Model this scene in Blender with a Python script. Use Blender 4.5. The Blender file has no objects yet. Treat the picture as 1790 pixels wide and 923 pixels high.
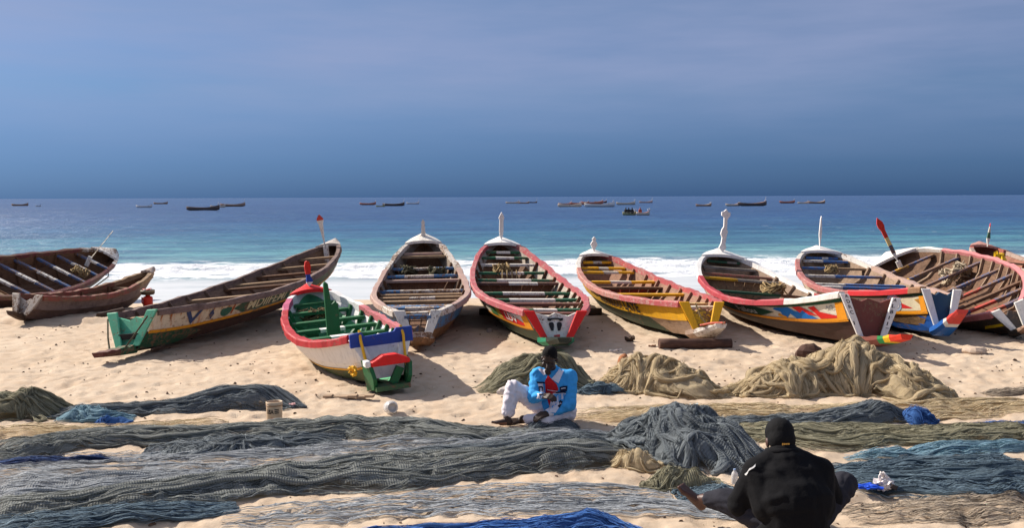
import bpy, bmesh, math, random
import numpy as np
from mathutils import Vector, Matrix
from mathutils.bvhtree import BVHTree

# ------------------------------------------------------------------ camera, sky, sun, exposure
scene = bpy.context.scene
COL = scene.collection
F = 1790.0; EYE = 2.45; CX = 895.0; CY = 461.5
PITCH = math.atan((CY - 343.5) / F); ROLL = math.atan(7 / 1790.0)
cam_data = bpy.data.cameras.new('camera')
cam_data.sensor_width = 36.0; cam_data.lens = 36.0
cam_data.clip_start = 0.1; cam_data.clip_end = 40000
cam = bpy.data.objects.new('camera', cam_data); COL.objects.link(cam)
cam.matrix_world = Matrix.Translation((0, 0, EYE)) @ Matrix.Rotation(math.pi / 2 - PITCH, 4, 'X') @ Matrix.Rotation(-ROLL, 4, 'Z')
scene.camera = cam

SUN_EL = math.radians(37.0)
SUN_AZ = math.atan2(-0.86, 0.50)          # measured from +Y towards +X: the sun stands ahead and to the left
SUN_STRENGTH = 4.5
EXPOSURE = 0.70

world = bpy.data.worlds.new('World'); scene.world = world; world.use_nodes = True
wt = world.node_tree; wt.nodes.clear()
def wn(t, **k):
    n = wt.nodes.new(t)
    for a, b in k.items(): setattr(n, a, b)
    return n
w_out = wn('ShaderNodeOutputWorld'); w_bg = wn('ShaderNodeBackground'); w_bg.inputs['Strength'].default_value = 0.1
w_sky = wn('ShaderNodeTexSky'); w_sky.sky_type = 'NISHITA'; w_sky.sun_disc = False
w_sky.sun_elevation = SUN_EL; w_sky.sun_rotation = SUN_AZ; w_sky.air_density = 1.0; w_sky.dust_density = 0.6; w_sky.ozone_density = 2.0
w_tc = wn('ShaderNodeTexCoord'); w_sep = wn('ShaderNodeSeparateXYZ')
wt.links.new(w_tc.outputs['Generated'], w_sep.inputs[0])
w_ramp = wn('ShaderNodeValToRGB')          # slate blue low over the sea; overhead stops brightened and warmed to fill shadows
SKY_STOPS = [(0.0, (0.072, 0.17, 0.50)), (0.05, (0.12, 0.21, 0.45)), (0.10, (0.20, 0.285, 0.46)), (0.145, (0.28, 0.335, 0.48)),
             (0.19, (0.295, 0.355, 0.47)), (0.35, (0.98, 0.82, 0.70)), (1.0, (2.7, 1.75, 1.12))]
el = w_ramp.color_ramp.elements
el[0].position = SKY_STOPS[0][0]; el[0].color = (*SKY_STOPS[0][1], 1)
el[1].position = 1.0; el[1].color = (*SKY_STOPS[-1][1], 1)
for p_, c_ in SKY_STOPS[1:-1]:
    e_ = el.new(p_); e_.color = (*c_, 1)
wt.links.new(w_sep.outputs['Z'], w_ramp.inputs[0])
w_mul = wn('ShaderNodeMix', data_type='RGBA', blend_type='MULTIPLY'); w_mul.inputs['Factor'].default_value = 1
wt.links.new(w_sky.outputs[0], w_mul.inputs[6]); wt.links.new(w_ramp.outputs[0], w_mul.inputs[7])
w_map = wn('ShaderNodeMapping'); w_map.inputs['Scale'].default_value = (1.3, 1.3, 9.0); w_map.inputs['Rotation'].default_value = (0.0, 0.05, 0.0)
wt.links.new(w_tc.outputs['Generated'], w_map.inputs[0])
w_noise = wn('ShaderNodeTexNoise'); w_noise.inputs['Scale'].default_value = 1.7; w_noise.inputs['Detail'].default_value = 5; w_noise.inputs['Roughness'].default_value = 0.55
wt.links.new(w_map.outputs[0], w_noise.inputs['Vector'])
w_cr = wn('ShaderNodeValToRGB'); w_cr.color_ramp.elements[0].position = 0.32; w_cr.color_ramp.elements[1].position = 0.78
wt.links.new(w_noise.outputs['Fac'], w_cr.inputs[0])
w_zr = wn('ShaderNodeMapRange'); w_zr.inputs[1].default_value = 0.03; w_zr.inputs[2].default_value = 0.13; w_zr.inputs[3].default_value = 0.0; w_zr.inputs[4].default_value = 0.85
wt.links.new(w_sep.outputs['Z'], w_zr.inputs[0])
w_f = wn('ShaderNodeMath', operation='MULTIPLY'); wt.links.new(w_cr.outputs[0], w_f.inputs[0]); wt.links.new(w_zr.outputs[0], w_f.inputs[1])
w_cl = wn('ShaderNodeMix', data_type='RGBA'); w_cl.inputs[7].default_value = (2.1, 2.42, 3.7, 1)   # thin lavender cloud veil
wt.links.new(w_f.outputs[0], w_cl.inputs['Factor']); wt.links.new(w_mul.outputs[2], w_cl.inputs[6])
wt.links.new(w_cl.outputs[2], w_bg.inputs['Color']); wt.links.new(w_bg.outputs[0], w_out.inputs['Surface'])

sun_data = bpy.data.lights.new('sun', 'SUN'); sun_data.energy = SUN_STRENGTH; sun_data.angle = math.radians(0.5); sun_data.color = (1.0, 0.93, 0.83)
sun = bpy.data.objects.new('sun', sun_data); COL.objects.link(sun)
sun_dir = Vector((math.sin(SUN_AZ) * math.cos(SUN_EL), math.cos(SUN_AZ) * math.cos(SUN_EL), math.sin(SUN_EL)))
sun.rotation_euler = sun_dir.to_track_quat('Z', 'Y').to_euler()
sun.location = (-20, 20, 30)

vs = scene.view_settings
vs.view_transform = 'Standard'; vs.look = 'None'; vs.exposure = EXPOSURE; vs.gamma = 1.0; vs.use_curve_mapping = False

# ------------------------------------------------------------------ helpers
rnd = random.Random(7)
def ground(px, py, z=0.0):
    """point of the horizontal plane at height z seen at a place of the 1790 x 923 photograph"""
    a = px - CX; b = py - CY
    cr, sr = math.cos(ROLL), math.sin(ROLL)
    x = a * cr - b * sr; y = a * sr + b * cr
    c, s = math.cos(PITCH), math.sin(PITCH)
    dx = x / F; dy = c - (y / F) * s; dz = -s - (y / F) * c
    t = (z - EYE) / dz
    return Vector((dx * t, dy * t, z))

def _hash(ix, iy, seed):
    h = (ix.astype(np.int64) * 374761393 + iy.astype(np.int64) * 668265263 + seed * 2147483647 + 1013904223) & 0xFFFFFFFF
    h = ((h ^ (h >> 13)) * 1274126177) & 0xFFFFFFFF
    h = ((h ^ (h >> 16)) * 2246822519) & 0xFFFFFFFF
    return ((h ^ (h >> 15)) & 0xFFFFFF) / float(0xFFFFFF)
def noise2(x, y, seed=0):
    """gradient noise, about -1..1"""
    x = np.asarray(x, float); y = np.asarray(y, float); x, y = np.broadcast_arrays(x, y)
    ix = np.floor(x); iy = np.floor(y); fx = x - ix; fy = y - iy
    u = fx * fx * fx * (fx * (fx * 6 - 15) + 10); v = fy * fy * fy * (fy * (fy * 6 - 15) + 10)
    def g(ox, oy):
        a = _hash(ix + ox, iy + oy, seed) * 2 * math.pi
        return np.cos(a) * (fx - ox) + np.sin(a) * (fy - oy)
    n0 = g(0, 0) * (1 - u) + g(1, 0) * u; n1 = g(0, 1) * (1 - u) + g(1, 1) * u
    return (n0 * (1 - v) + n1 * v) * 1.5
def fbm(x, y, seed=0, oct=4, gain=0.5):
    s = 0; a = 1; f = 1; t = 0
    for i in range(oct):
        s = s + a * noise2(x * f, y * f, seed + i * 17); t += a; a *= gain; f *= 2.03
    return s / t
def sstep(a, b, x):
    t = np.clip((x - a) / (b - a), 0, 1); return t * t * (3 - 2 * t)

def link_mesh(name, me, parent=None, mats=()):
    o = bpy.data.objects.new(name, me); COL.objects.link(o)
    for m in (mats if isinstance(mats, (list, tuple)) else [mats]): me.materials.append(m)
    if parent is not None: o.parent = parent
    return o
def mesh_from(name, verts, faces, parent=None, mats=(), smooth=False, midx=None, uv=None, attrs=None):
    me = bpy.data.meshes.new(name)
    v = np.asarray(verts, np.float32); n = len(v)
    if isinstance(faces, np.ndarray):
        k = faces.shape[1]; m = len(faces)
        me.vertices.add(n); me.vertices.foreach_set('co', v.ravel())
        me.loops.add(m * k); me.loops.foreach_set('vertex_index', faces.astype(np.int32).ravel())
        me.polygons.add(m); me.polygons.foreach_set('loop_start', np.arange(0, m * k, k, dtype=np.int32))
        me.update(calc_edges=True)
    else:
        me.from_pydata(v.tolist(), [], faces)
    if smooth: me.polygons.foreach_set('use_smooth', np.ones(len(me.polygons), bool))
    if midx is not None: me.polygons.foreach_set('material_index', np.asarray(midx, np.int32))
    if uv is not None:
        l = me.uv_layers.new(name='UVMap'); li = np.zeros(len(me.loops), np.int32); me.loops.foreach_get('vertex_index', li)
        l.data.foreach_set('uv', np.asarray(uv, np.float32)[li].ravel())
    if attrs:
        for an, av in attrs.items():
            at = me.attributes.new(an, 'FLOAT', 'POINT'); at.data.foreach_set('value', np.asarray(av, np.float32).ravel())
    me.update()
    return link_mesh(name, me, parent, mats)
def grid_faces(nr, nc):
    i = np.arange(nr - 1)[:, None] * nc + np.arange(nc - 1)[None, :]
    return np.stack([i, i + 1, i + nc + 1, i + nc], -1).reshape(-1, 4)

def tag(o, label=None, cat=None, group=None, kind=None):
    if label: o['label'] = label
    if cat: o['category'] = cat
    if group: o['group'] = group
    if kind: o['kind'] = kind
    return o
def thing(name, label, cat, loc=(0, 0, 0), rotz=0.0, group=None):
    o = bpy.data.objects.new(name, None); COL.objects.link(o)
    o.empty_display_size = 0.2; o.location = loc; o.rotation_euler = (0, 0, rotz)
    return tag(o, label, cat, group)

class MB:
    """collects simple solids into one mesh"""
    def __init__(s): s.v = []; s.f = []; s.m = []
    def add(s, vs_, fs_, mi=0):
        b = len(s.v); s.v += [tuple(p) for p in vs_]; s.f += [tuple(i + b for i in f) for f in fs_]; s.m += [mi] * len(fs_)
    def box(s, c, d, rot=None, mi=0):
        vs_ = [Vector((sx * d[0] / 2, sy * d[1] / 2, sz * d[2] / 2)) for sx in (-1, 1) for sy in (-1, 1) for sz in (-1, 1)]
        if rot is not None: vs_ = [rot @ p for p in vs_]
        c = Vector(c)
        s.add([p + c for p in vs_], [(0, 1, 3, 2), (4, 6, 7, 5), (0, 4, 5, 1), (2, 3, 7, 6), (0, 2, 6, 4), (1, 5, 7, 3)], mi)
    def tube(s, pts, r, n=6, mi=0, closed=False):
        pts = [Vector(p) for p in pts]; m = len(pts); rs = r if isinstance(r, (list, tuple)) else [r] * m
        b = len(s.v); up = Vector((0.13, 0.21, 1)).normalized()
        for i, p in enumerate(pts):
            q0 = pts[(i - 1) % m] if closed or i > 0 else p; q1 = pts[(i + 1) % m] if closed or i < m - 1 else p
            t = (q1 - q0); t = t.normalized() if t.length > 1e-9 else Vector((1, 0, 0))
            a = t.cross(up)
            if a.length < 1e-3: a = t.cross(Vector((1, 0, 0)))
            a.normalize(); c = t.cross(a)
            for k in range(n):
                w = 2 * math.pi * k / n; s.v.append(tuple(p + (a * math.cos(w) + c * math.sin(w)) * rs[i]))
        for i in range(m if closed else m - 1):
            j = (i + 1) % m
            for k in range(n):
                s.f.append((b + i * n + k, b + i * n + (k + 1) % n, b + j * n + (k + 1) % n, b + j * n + k)); s.m.append(mi)
        if not closed:
            s.f.append(tuple(b + k for k in range(n))[::-1]); s.f.append(tuple(b + (m - 1) * n + k for k in range(n))); s.m += [mi, mi]
    def lathe(s, prof, c=(0, 0, 0), n=24, mi=0, rot=None):
        b = len(s.v); c = Vector(c)
        for (r, z) in prof:
            for k in range(n):
                w = 2 * math.pi * k / n; p = Vector((r * math.cos(w), r * math.sin(w), z))
                if rot is not None: p = rot @ p
                s.v.append(tuple(p + c))
        for i in range(len(prof) - 1):
            for k in range(n):
                s.f.append((b + i * n + k, b + i * n + (k + 1) % n, b + (i + 1) * n + (k + 1) % n, b + (i + 1) * n + k)); s.m.append(mi)
        s.f.append(tuple(b + k for k in range(n))[::-1]); s.f.append(tuple(b + (len(prof) - 1) * n + k for k in range(n))); s.m += [mi, mi]
    def prism(s, poly, origin, ax, ay, depth, mi=0):
        """polygon in the plane (ax, ay) with thickness along their cross product"""
        o = Vector(origin); ax = Vector(ax); ay = Vector(ay); nrm = ax.cross(ay).normalized() * depth / 2
        n = len(poly)
        vs_ = [o + ax * x + ay * y - nrm for x, y in poly] + [o + ax * x + ay * y + nrm for x, y in poly]
        s.add(vs_, [tuple(range(n))[::-1], tuple(range(n, 2 * n))] + [(i, (i + 1) % n, n + (i + 1) % n, n + i) for i in range(n)], mi)
    def build(s, name, mats, parent=None, smooth=False, bevel=0.0):
        o = mesh_from(name, s.v, s.f, parent, mats, smooth, s.m)
        if bevel > 0:
            bm = bmesh.new(); bm.from_mesh(o.data)
            bmesh.ops.bevel(bm, geom=[e for e in bm.edges if len(e.link_faces) == 2 and e.calc_face_angle(0) > 0.6], offset=bevel, segments=1, affect='EDGES', clamp_overlap=True)
            bm.to_mesh(o.data); bm.free()
        return o

# ------------------------------------------------------------------ materials
class NT:
    def __init__(s, name):
        s.m = bpy.data.materials.new(name); s.m.use_nodes = True; s.t = s.m.node_tree; s.t.nodes.clear()
        s.out = s.n('ShaderNodeOutputMaterial')
    def n(s, t, **k):
        x = s.t.nodes.new(t)
        for a, b in k.items(): setattr(x, a, b)
        return x
    def l(s, a, b): s.t.links.new(a, b)
    def coords(s, scale=(1, 1, 1), src='Object', rot=(0, 0, 0)):
        tc = s.n('ShaderNodeTexCoord'); mp = s.n('ShaderNodeMapping'); mp.inputs['Scale'].default_value = scale; mp.inputs['Rotation'].default_value = rot
        s.l(tc.outputs[src], mp.inputs[0]); return mp.outputs[0]
    def noise(s, vec, scale, detail=4, rough=0.55, w=None, dist=0.0):
        x = s.n('ShaderNodeTexNoise'); x.noise_dimensions = '4D' if w is not None else '3D'
        x.inputs['Scale'].default_value = scale; x.inputs['Detail'].default_value = detail; x.inputs['Roughness'].default_value = rough; x.inputs['Distortion'].default_value = dist
        s.l(vec, x.inputs['Vector'])
        if w is not None: s.l(w, x.inputs['W'])
        return x.outputs['Fac']
    def ramp(s, v, a, b, ca=(0, 0, 0), cb=(1, 1, 1)):
        x = s.n('ShaderNodeValToRGB'); e = x.color_ramp.elements
        e[0].position = a; e[1].position = b; e[0].color = (*ca, 1); e[1].color = (*cb, 1)
        s.l(v, x.inputs[0]); return x.outputs[0]
    def mix(s, f, a, b, blend='MIX'):
        x = s.n('ShaderNodeMix', data_type='RGBA', blend_type=blend)
        for sock, val in ((x.inputs['Factor'], f), (x.inputs[6], a), (x.inputs[7], b)):
            if hasattr(val, 'is_output'): s.l(val, sock)
            elif isinstance(val, (tuple, list)): sock.default_value = (*val[:3], 1)
            else: sock.default_value = val
        return x.outputs[2]
    def math(s, op, a, b=0.0, clamp=False):
        x = s.n('ShaderNodeMath', operation=op); x.use_clamp = clamp
        for sock, val in ((x.inputs[0], a), (x.inputs[1], b)):
            if hasattr(val, 'is_output'): s.l(val, sock)
            else: sock.default_value = val
        return x.outputs[0]
    def bump(s, h, strength=0.4, dist=0.01, nrm=None):
        x = s.n('ShaderNodeBump'); x.inputs['Strength'].default_value = strength; x.inputs['Distance'].default_value = dist
        s.l(h, x.inputs['Height'])
        if nrm is not None: s.l(nrm, x.inputs['Normal'])
        return x.outputs[0]
    def bsdf(s, col, rough=0.6, normal=None, spec=0.3, **k):
        x = s.n('ShaderNodeBsdfPrincipled')
        for sock, val in ((x.inputs['Base Color'], col), (x.inputs['Roughness'], rough)):
            if hasattr(val, 'is_output'): s.l(val, sock)
            elif isinstance(val, (tuple, list)): sock.default_value = (*val[:3], 1)
            else: sock.default_value = val
        x.inputs['Specular IOR Level'].default_value = spec
        for a, b in k.items(): x.inputs[a].default_value = b
        if normal is not None: s.l(normal, x.inputs['Normal'])
        return x.outputs[0]
    def done(s, sh): s.l(sh, s.out.inputs['Surface']); return s.m

_pc = {}
def paint(col, wear=0.35, wood=(0.15, 0.085, 0.05), rust=0.0, axis='X', rough=0.6):
    """weathered boat paint: chips down to the wood, dirt and scuffs along the grain"""
    key = (tuple(round(c, 3) for c in col), round(wear, 2), wood, rust, axis)
    if key in _pc: return _pc[key]
    lum = .2126 * col[0] + .7152 * col[1] + .0722 * col[2]; col = tuple(min(.85, max(.004, lum + (c - lum) * 1.14)) for c in col)
    t = NT('boat_paint'); oi = t.n('ShaderNodeObjectInfo'); w = t.math('MULTIPLY', oi.outputs['Random'], 37.0)
    sc = (1.6, 13, 13) if axis == 'X' else (13, 1.6, 13)
    v0 = t.coords(); v1 = t.coords(sc)
    big = t.noise(v0, 2.3, 3, 0.6, w); chip = t.noise(v0, 16, 6, 0.7, w); grain = t.noise(v1, 3.0, 6, 0.7, w)
    m = t.math('ADD', t.math('MULTIPLY', chip, 0.45), t.math('ADD', t.math('MULTIPLY', grain, 0.35), t.math('MULTIPLY', big, 0.30)))
    th = 0.70 - 0.29 * wear
    mask = t.ramp(m, th - 0.03, th + 0.035)
    dark = tuple(c * 0.55 for c in col)
    fade = tuple(min(0.85, c * 0.95 + 0.008) for c in col)
    c = t.mix(t.ramp(big, 0.35, 0.7), col, fade)
    c = t.mix(t.math('MULTIPLY', t.ramp(grain, 0.52, 0.72), 0.25 + 0.5 * wear), c, dark)
    if rust > 0:
        vr = t.coords((7, 7, 0.9)); rn = t.noise(vr, 1.6, 5, 0.65, w)
        c = t.mix(t.math('MULTIPLY', t.ramp(rn, 0.52, 0.66), rust), c, (0.42, 0.13, 0.03))
    vd = t.coords((9, 9, 1.0)); dn = t.noise(vd, 1.9, 5, 0.7, w)
    c = t.mix(t.math('MULTIPLY', t.ramp(dn, 0.50, 0.68), 0.30 + 0.4 * wear), c, tuple(x * 0.45 + y for x, y in zip(col, (.025, .016, .010))))
    wc = t.mix(grain, tuple(x * 0.5 for x in wood), tuple(min(1, x * 1.8) for x in wood))
    c = t.mix(mask, c, wc)
    nb = t.bump(t.math('ADD', t.math('MULTIPLY', grain, 0.6), t.math('MULTIPLY', mask, -0.5)), 0.5, 0.012)
    _pc[key] = t.done(t.bsdf(c, t.mix(mask, (rough,) * 3, (0.85,) * 3), nb, 0.35))
    return _pc[key]
def wood(a, b, name='old_wood', scale=(1.4, 16, 16), rough=0.8):
    key = ('w', a, b, scale)
    if key in _pc: return _pc[key]
    t = NT(name); oi = t.n('ShaderNodeObjectInfo'); w = t.math('MULTIPLY', oi.outputs['Random'], 23.0)
    g = t.noise(t.coords(scale), 3.2, 7, 0.7, w, 0.6); s_ = t.noise(t.coords(), 5, 4, 0.6, w)
    c = t.mix(t.ramp(g, 0.3, 0.72), a, b); c = t.mix(t.ramp(s_, 0.5, 0.8), c, tuple(x * 0.5 for x in a))
    _pc[key] = t.done(t.bsdf(c, rough, t.bump(g, 0.6, 0.012), 0.25)); return _pc[key]
def plain(name, col, rough=0.7, var=0.25, scale=20, bump=0.2, spec=0.3, **k):
    t = NT(name); n = t.noise(t.coords(), scale, 4, 0.6)
    c = t.mix(n, tuple(x * (1 - var) for x in col), tuple(min(1, x * (1 + var)) for x in col))
    return t.done(t.bsdf(c, rough, t.bump(n, bump, 0.01), spec, **k))

WOODIN = wood((0.055, 0.025, 0.013), (0.235, 0.120, 0.062))
WOODDK = wood((0.03, 0.02, 0.015), (0.11, 0.065, 0.042))
WOODLT = wood((0.17, 0.10, 0.055), (0.44, 0.30, 0.18))
WOODGY = wood((0.14, 0.12, 0.10), (0.38, 0.34, 0.29))
ROPE = plain('rope_fibre', (0.33, 0.23, 0.11), 0.9, 0.4, 60)
ROPEDK = plain('dark_rope_fibre', (0.09, 0.08, 0.045), 0.9, 0.4, 60)
ROPEY = plain('yellow_rope_fibre', (0.75, 0.42, 0.03), 0.8, 0.25, 60)
BLACKP = plain('black_lettering', (0.012, 0.012, 0.014), 0.6, 0.3, 40)
MARK = {}
def mark(col):
    k = tuple(col)
    if k not in MARK: MARK[k] = paint(col, 0.12)
    return MARK[k]
RED = (0.52, 0.025, 0.02); WHITE = (0.74, 0.71, 0.66); GREEN = (0.015, 0.12, 0.045); BLUE = (0.02, 0.10, 0.36); YELL = (0.75, 0.42, 0.02)
PINK = (0.42, 0.14, 0.13); ORNG = (0.72, 0.30, 0.02); SKYB = (0.09, 0.22, 0.42); BROWN = (0.10, 0.05, 0.032); DKGRN = (0.02, 0.055, 0.03); MINT = (0.12, 0.42, 0.27)

# ------------------------------------------------------------------ the beach
SHORE = 29.3; SEA_Z = -0.5
def sand_height(x, y):
    x = np.asarray(x, float); y = np.asarray(y, float)
    ys = y - 0.12 * x
    z = -0.5 * sstep(21.0, 33.5, ys) * (SHORE - 21.0) / 7.0 - 0.09 * np.clip(ys - 29.0, 0, 400) * (ys > 29.0)
    z = np.maximum(z, -9.0)
    z = z + 0.075 * sstep(19.9, 20.25, y + 0.5 * noise2(x * 0.5, y * 0 + 3, 5)) * (1 - sstep(22, 26, y))
    amp = 1 - sstep(25.0, 28.0, ys)
    z = z + amp * (0.035 * fbm(x * 0.55, y * 0.55, 11, 3) + 0.036 * fbm(x * 2.6, y * 2.6, 21, 4, .6) + 0.013 * noise2(x * 8, y * 8, 31))
    n = noise2(x * 3.4 + 1.5 * noise2(x, y, 8), y * 3.4, 41)          # trodden hollows
    z = z - amp * 0.030 * sstep(0.30, 0.60, n)
    n2 = noise2(x * 6.5 + 1.2 * noise2(x * 1.3, y * 1.3, 18), y * 5.0, 43); z = z - amp * 0.016 * sstep(0.30, 0.55, n2)
    return z
def build_sand():
    yy = np.concatenate([np.linspace(-30, 4.5, 24)[:-1], 4.5 + (np.linspace(0, 1, 400) ** 1.45) * 27.5, np.array([36, 42, 60, 120, 400])])
    u = np.linspace(-1, 1, 560); hw = np.clip(0.70 * yy + 3.0, 5, 26)
    X = u[None, :] * hw[:, None] + np.sign(u)[None, :] * (np.abs(u)[None, :] ** 14) * 500
    Y = np.repeat(yy[:, None], len(u), 1)
    Z = sand_height(X, Y)
    t = NT('beach_sand'); v = t.coords()
    big = t.noise(v, 0.5, 4, 0.6); med = t.noise(v, 5, 5, 0.65); fine = t.noise(v, 160, 3, 0.7); speck = t.noise(v, 38, 2, 0.5)
    c = t.mix(t.ramp(big, 0.3, 0.7), (0.48, 0.37, 0.265), (0.57, 0.46, 0.345))
    c = t.mix(t.math('MULTIPLY', t.ramp(med, 0.42, 0.70), 0.60), c, (0.41, 0.275, 0.17))
    c = t.mix(t.math('MULTIPLY', t.ramp(fine, 0.35, 0.75), 0.35), c, (0.66, 0.53, 0.40))
    c = t.mix(t.ramp(speck, 0.70, 0.76), c, (0.16, 0.10, 0.06))
    geo = t.n('ShaderNodeNewGeometry'); sp = t.n('ShaderNodeSeparateXYZ'); t.l(geo.outputs['Position'], sp.inputs[0])
    wetc = t.math('ADD', sp.outputs['Z'], t.math('MULTIPLY', t.math('SUBTRACT', big, 0.5), 0.06))
    wet = t.n('ShaderNodeMapRange'); wet.inputs[1].default_value = SEA_Z + 0.075; wet.inputs[2].default_value = SEA_Z + 0.03; t.l(wetc, wet.inputs[0])
    c = t.mix(wet.outputs[0], c, (0.16, 0.10, 0.065))
    r = t.mix(wet.outputs[0], (0.95,) * 3, (0.35,) * 3)
    nb = t.bump(t.math('ADD', t.math('MULTIPLY', fine, 0.3), med), 0.65, 0.03)
    m = t.done(t.bsdf(c, r, nb, 0.2))
    o = mesh_from('sand', np.stack([X, Y, Z], -1).reshape(-1, 3), grid_faces(len(yy), len(u)), None, m, True)
    tag(o, kind='structure')
build_sand()

# ------------------------------------------------------------------ the sea
def build_sea():
    near = np.linspace(27.0, 62, 260); far = 62 * (9000 / 62) ** np.linspace(0, 1, 200)
    yy = np.concatenate([near[:-1], far]); u = np.linspace(-1, 1, 420); hw = 0.75 * yy + 14
    X = u[None, :] * hw[:, None] + np.sign(u)[None, :] * np.abs(u)[None, :] ** 20 * 2500; Y = np.repeat(yy[:, None], len(u), 1)
    ys = Y - 0.12 * X + 0.8 * fbm(X * 0.12, Y * 0.05, 71, 3)
    edge = 42.5 + 1.7 * fbm(X * 0.10, X * 0 + 2, 72, 3)                     # line of the breaker
    d = ys - edge
    br = np.exp(-np.clip(d, 0, None) ** 2 / 5.0) * np.exp(-np.clip(-d, 0, None) ** 2 / 1.2)
    br2 = np.exp(-((ys - 37.6 + 1.2 * fbm(X * 0.15, Y * 0, 73, 2)) ** 2) / 0.9)
    var = 0.65 + 0.5 * fbm(X * 0.16, Y * 0 + 5, 74, 3)
    lump = fbm(X * 1.6, Y * 1.6, 75, 4)
    Z = SEA_Z + 0.30 * br * var + 0.16 * br2 * var
    holes = fbm(X * 0.55, Y * 0.9, 81, 4)
    foam = (0.80 + 0.75 * holes) * sstep(-6.6, -4.6, d + 1.2 * holes) * (1 - sstep(1.5, 8.0, d + 3.5 * fbm(X * 0.25, Y * 0.25, 77, 3)))
    inner = 1 - sstep(-6.8, -4.4, d)                                       # the spent wash running up the sand
    Z = Z + foam * 0.16 * lump * (0.3 + br + br2)
    sw = sstep(46, 75, ys)
    Z = Z + sw * (0.10 * np.sin(Y * 0.55 + 1.6 * fbm(X * 0.03, Y * 0.05, 78, 3)) + 0.07 * fbm(X * 0.35, Y * 0.8, 79, 3)) * (1 - sstep(250, 800, Y))
    Z = Z + (1 - sw) * 0.02 * fbm(X * 0.5, Y, 80, 2) * sstep(31, 35, ys)
    t = NT('sea_water')
    at = t.n('ShaderNodeAttribute'); at.attribute_name = 'foam'; aw = t.n('ShaderNodeAttribute'); aw.attribute_name = 'wash'
    ad = t.n('ShaderNodeAttribute'); ad.attribute_name = 'shoal'
    v = t.coords()
    dr = t.n('ShaderNodeValToRGB'); e = dr.color_ramp.elements
    e[0].position = 0.0; e[0].color = (0.27, 0.40, 0.42, 1); e[1].position = 1.0; e[1].color = (0.010, 0.052, 0.165, 1)
    for p_, c_ in ((0.09, (0.15, 0.36, 0.38)), (0.24, (0.06, 0.225, 0.29)), (0.40, (0.026, 0.125, 0.245)), (0.6, (0.014, 0.075, 0.205))):
        q = e.new(p_); q.color = (*c_, 1)
    bigp = t.noise(t.coords((0.012, 0.045, 1)), 1.0, 4, 0.6)
    t.l(t.math('ADD', ad.outputs['Fac'], t.math('MULTIPLY', t.math('SUBTRACT', bigp, 0.5), 0.22)), dr.inputs[0])
    wv = t.coords((0.55, 1.5, 1)); w1 = t.noise(wv, 0.55, 5, 0.65); w2 = t.noise(t.coords((0.06, 0.22, 1)), 1.0, 4, 0.6)
    chop = t.noise(t.coords((0.22, 0.75, 1)), 1.0, 6, 0.72)
    base = t.mix(t.math('MULTIPLY', t.ramp(chop, 0.44, 0.60), 0.75), dr.outputs[0], (0.004, 0.03, 0.105))
    base = t.mix(t.math('MULTIPLY', t.ramp(chop, 0.56, 0.34), 0.3), base, (0.10, 0.27, 0.40))
    nb = t.bump(t.math('ADD', t.math('MULTIPLY', w1, 0.6), t.math('ADD', w2, chop)), 0.9, 0.5)
    st1 = t.noise(t.coords((0.035, 0.10, 1)), 1.0, 6, 0.75); st2 = t.noise(t.coords((0.010, 0.028, 1)), 1.0, 6, 0.75)
    base = t.mix(t.math('MULTIPLY', t.ramp(st1, 0.46, 0.60), 0.50), base, (0.006, 0.038, 0.125))
    base = t.mix(t.math('MULTIPLY', t.ramp(st2, 0.50, 0.64), 0.45), base, (0.04, 0.11, 0.23))
    water = t.bsdf(base, 0.30, nb, 0.25)
    fo = t.noise(t.coords((0.5, 1.2, 1)), 1.3, 7, 0.72); fo2 = t.noise(t.coords((0.22, 1.1, 1)), 1.0, 6, 0.7)
    fm = t.math('ADD', at.outputs['Fac'], t.math('MULTIPLY', t.math('SUBTRACT', fo, 0.5), 2.3))
    fmask = t.ramp(fm, 0.34, 0.56)
    wm = t.math('MULTIPLY', aw.outputs['Fac'], t.ramp(t.math('ADD', fo2, 0.0), 0.05, 0.45))
    fcol = t.mix(t.ramp(fo, 0.3, 0.6), (0.42, 0.47, 0.53), (0.84, 0.84, 0.85))
    fsh = t.bsdf(fcol, 0.8, t.bump(t.math('ADD', fo, t.noise(v, 3.5, 5, 0.7)), 0.7, 0.15), 0.2)
    wsh = t.bsdf(t.mix(fo2, (0.36, 0.40, 0.43), (0.66, 0.67, 0.68)), 0.55, t.bump(fo2, 0.3, 0.05), 0.3)
    m1 = t.n('ShaderNodeMixShader'); t.l(wm, m1.inputs[0]); t.l(water, m1.inputs[1]); t.l(wsh, m1.inputs[2])
    m2 = t.n('ShaderNodeMixShader'); t.l(fmask, m2.inputs[0]); t.l(m1.outputs[0], m2.inputs[1]); t.l(fsh, m2.inputs[2])
    m = t.done(m2.outputs[0])
    shoal = np.where(ys < 47, 0.0, np.clip(np.log(np.maximum(ys, 47) / 47) / math.log(260 / 47.0), 0, 1))
    o = mesh_from('sea', np.stack([X, Y, Z], -1).reshape(-1, 3), grid_faces(len(yy), len(u)), None, m, True,
                  attrs=dict(foam=foam, wash=inner, shoal=shoal))
    tag(o, kind='structure')
build_sea()

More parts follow.
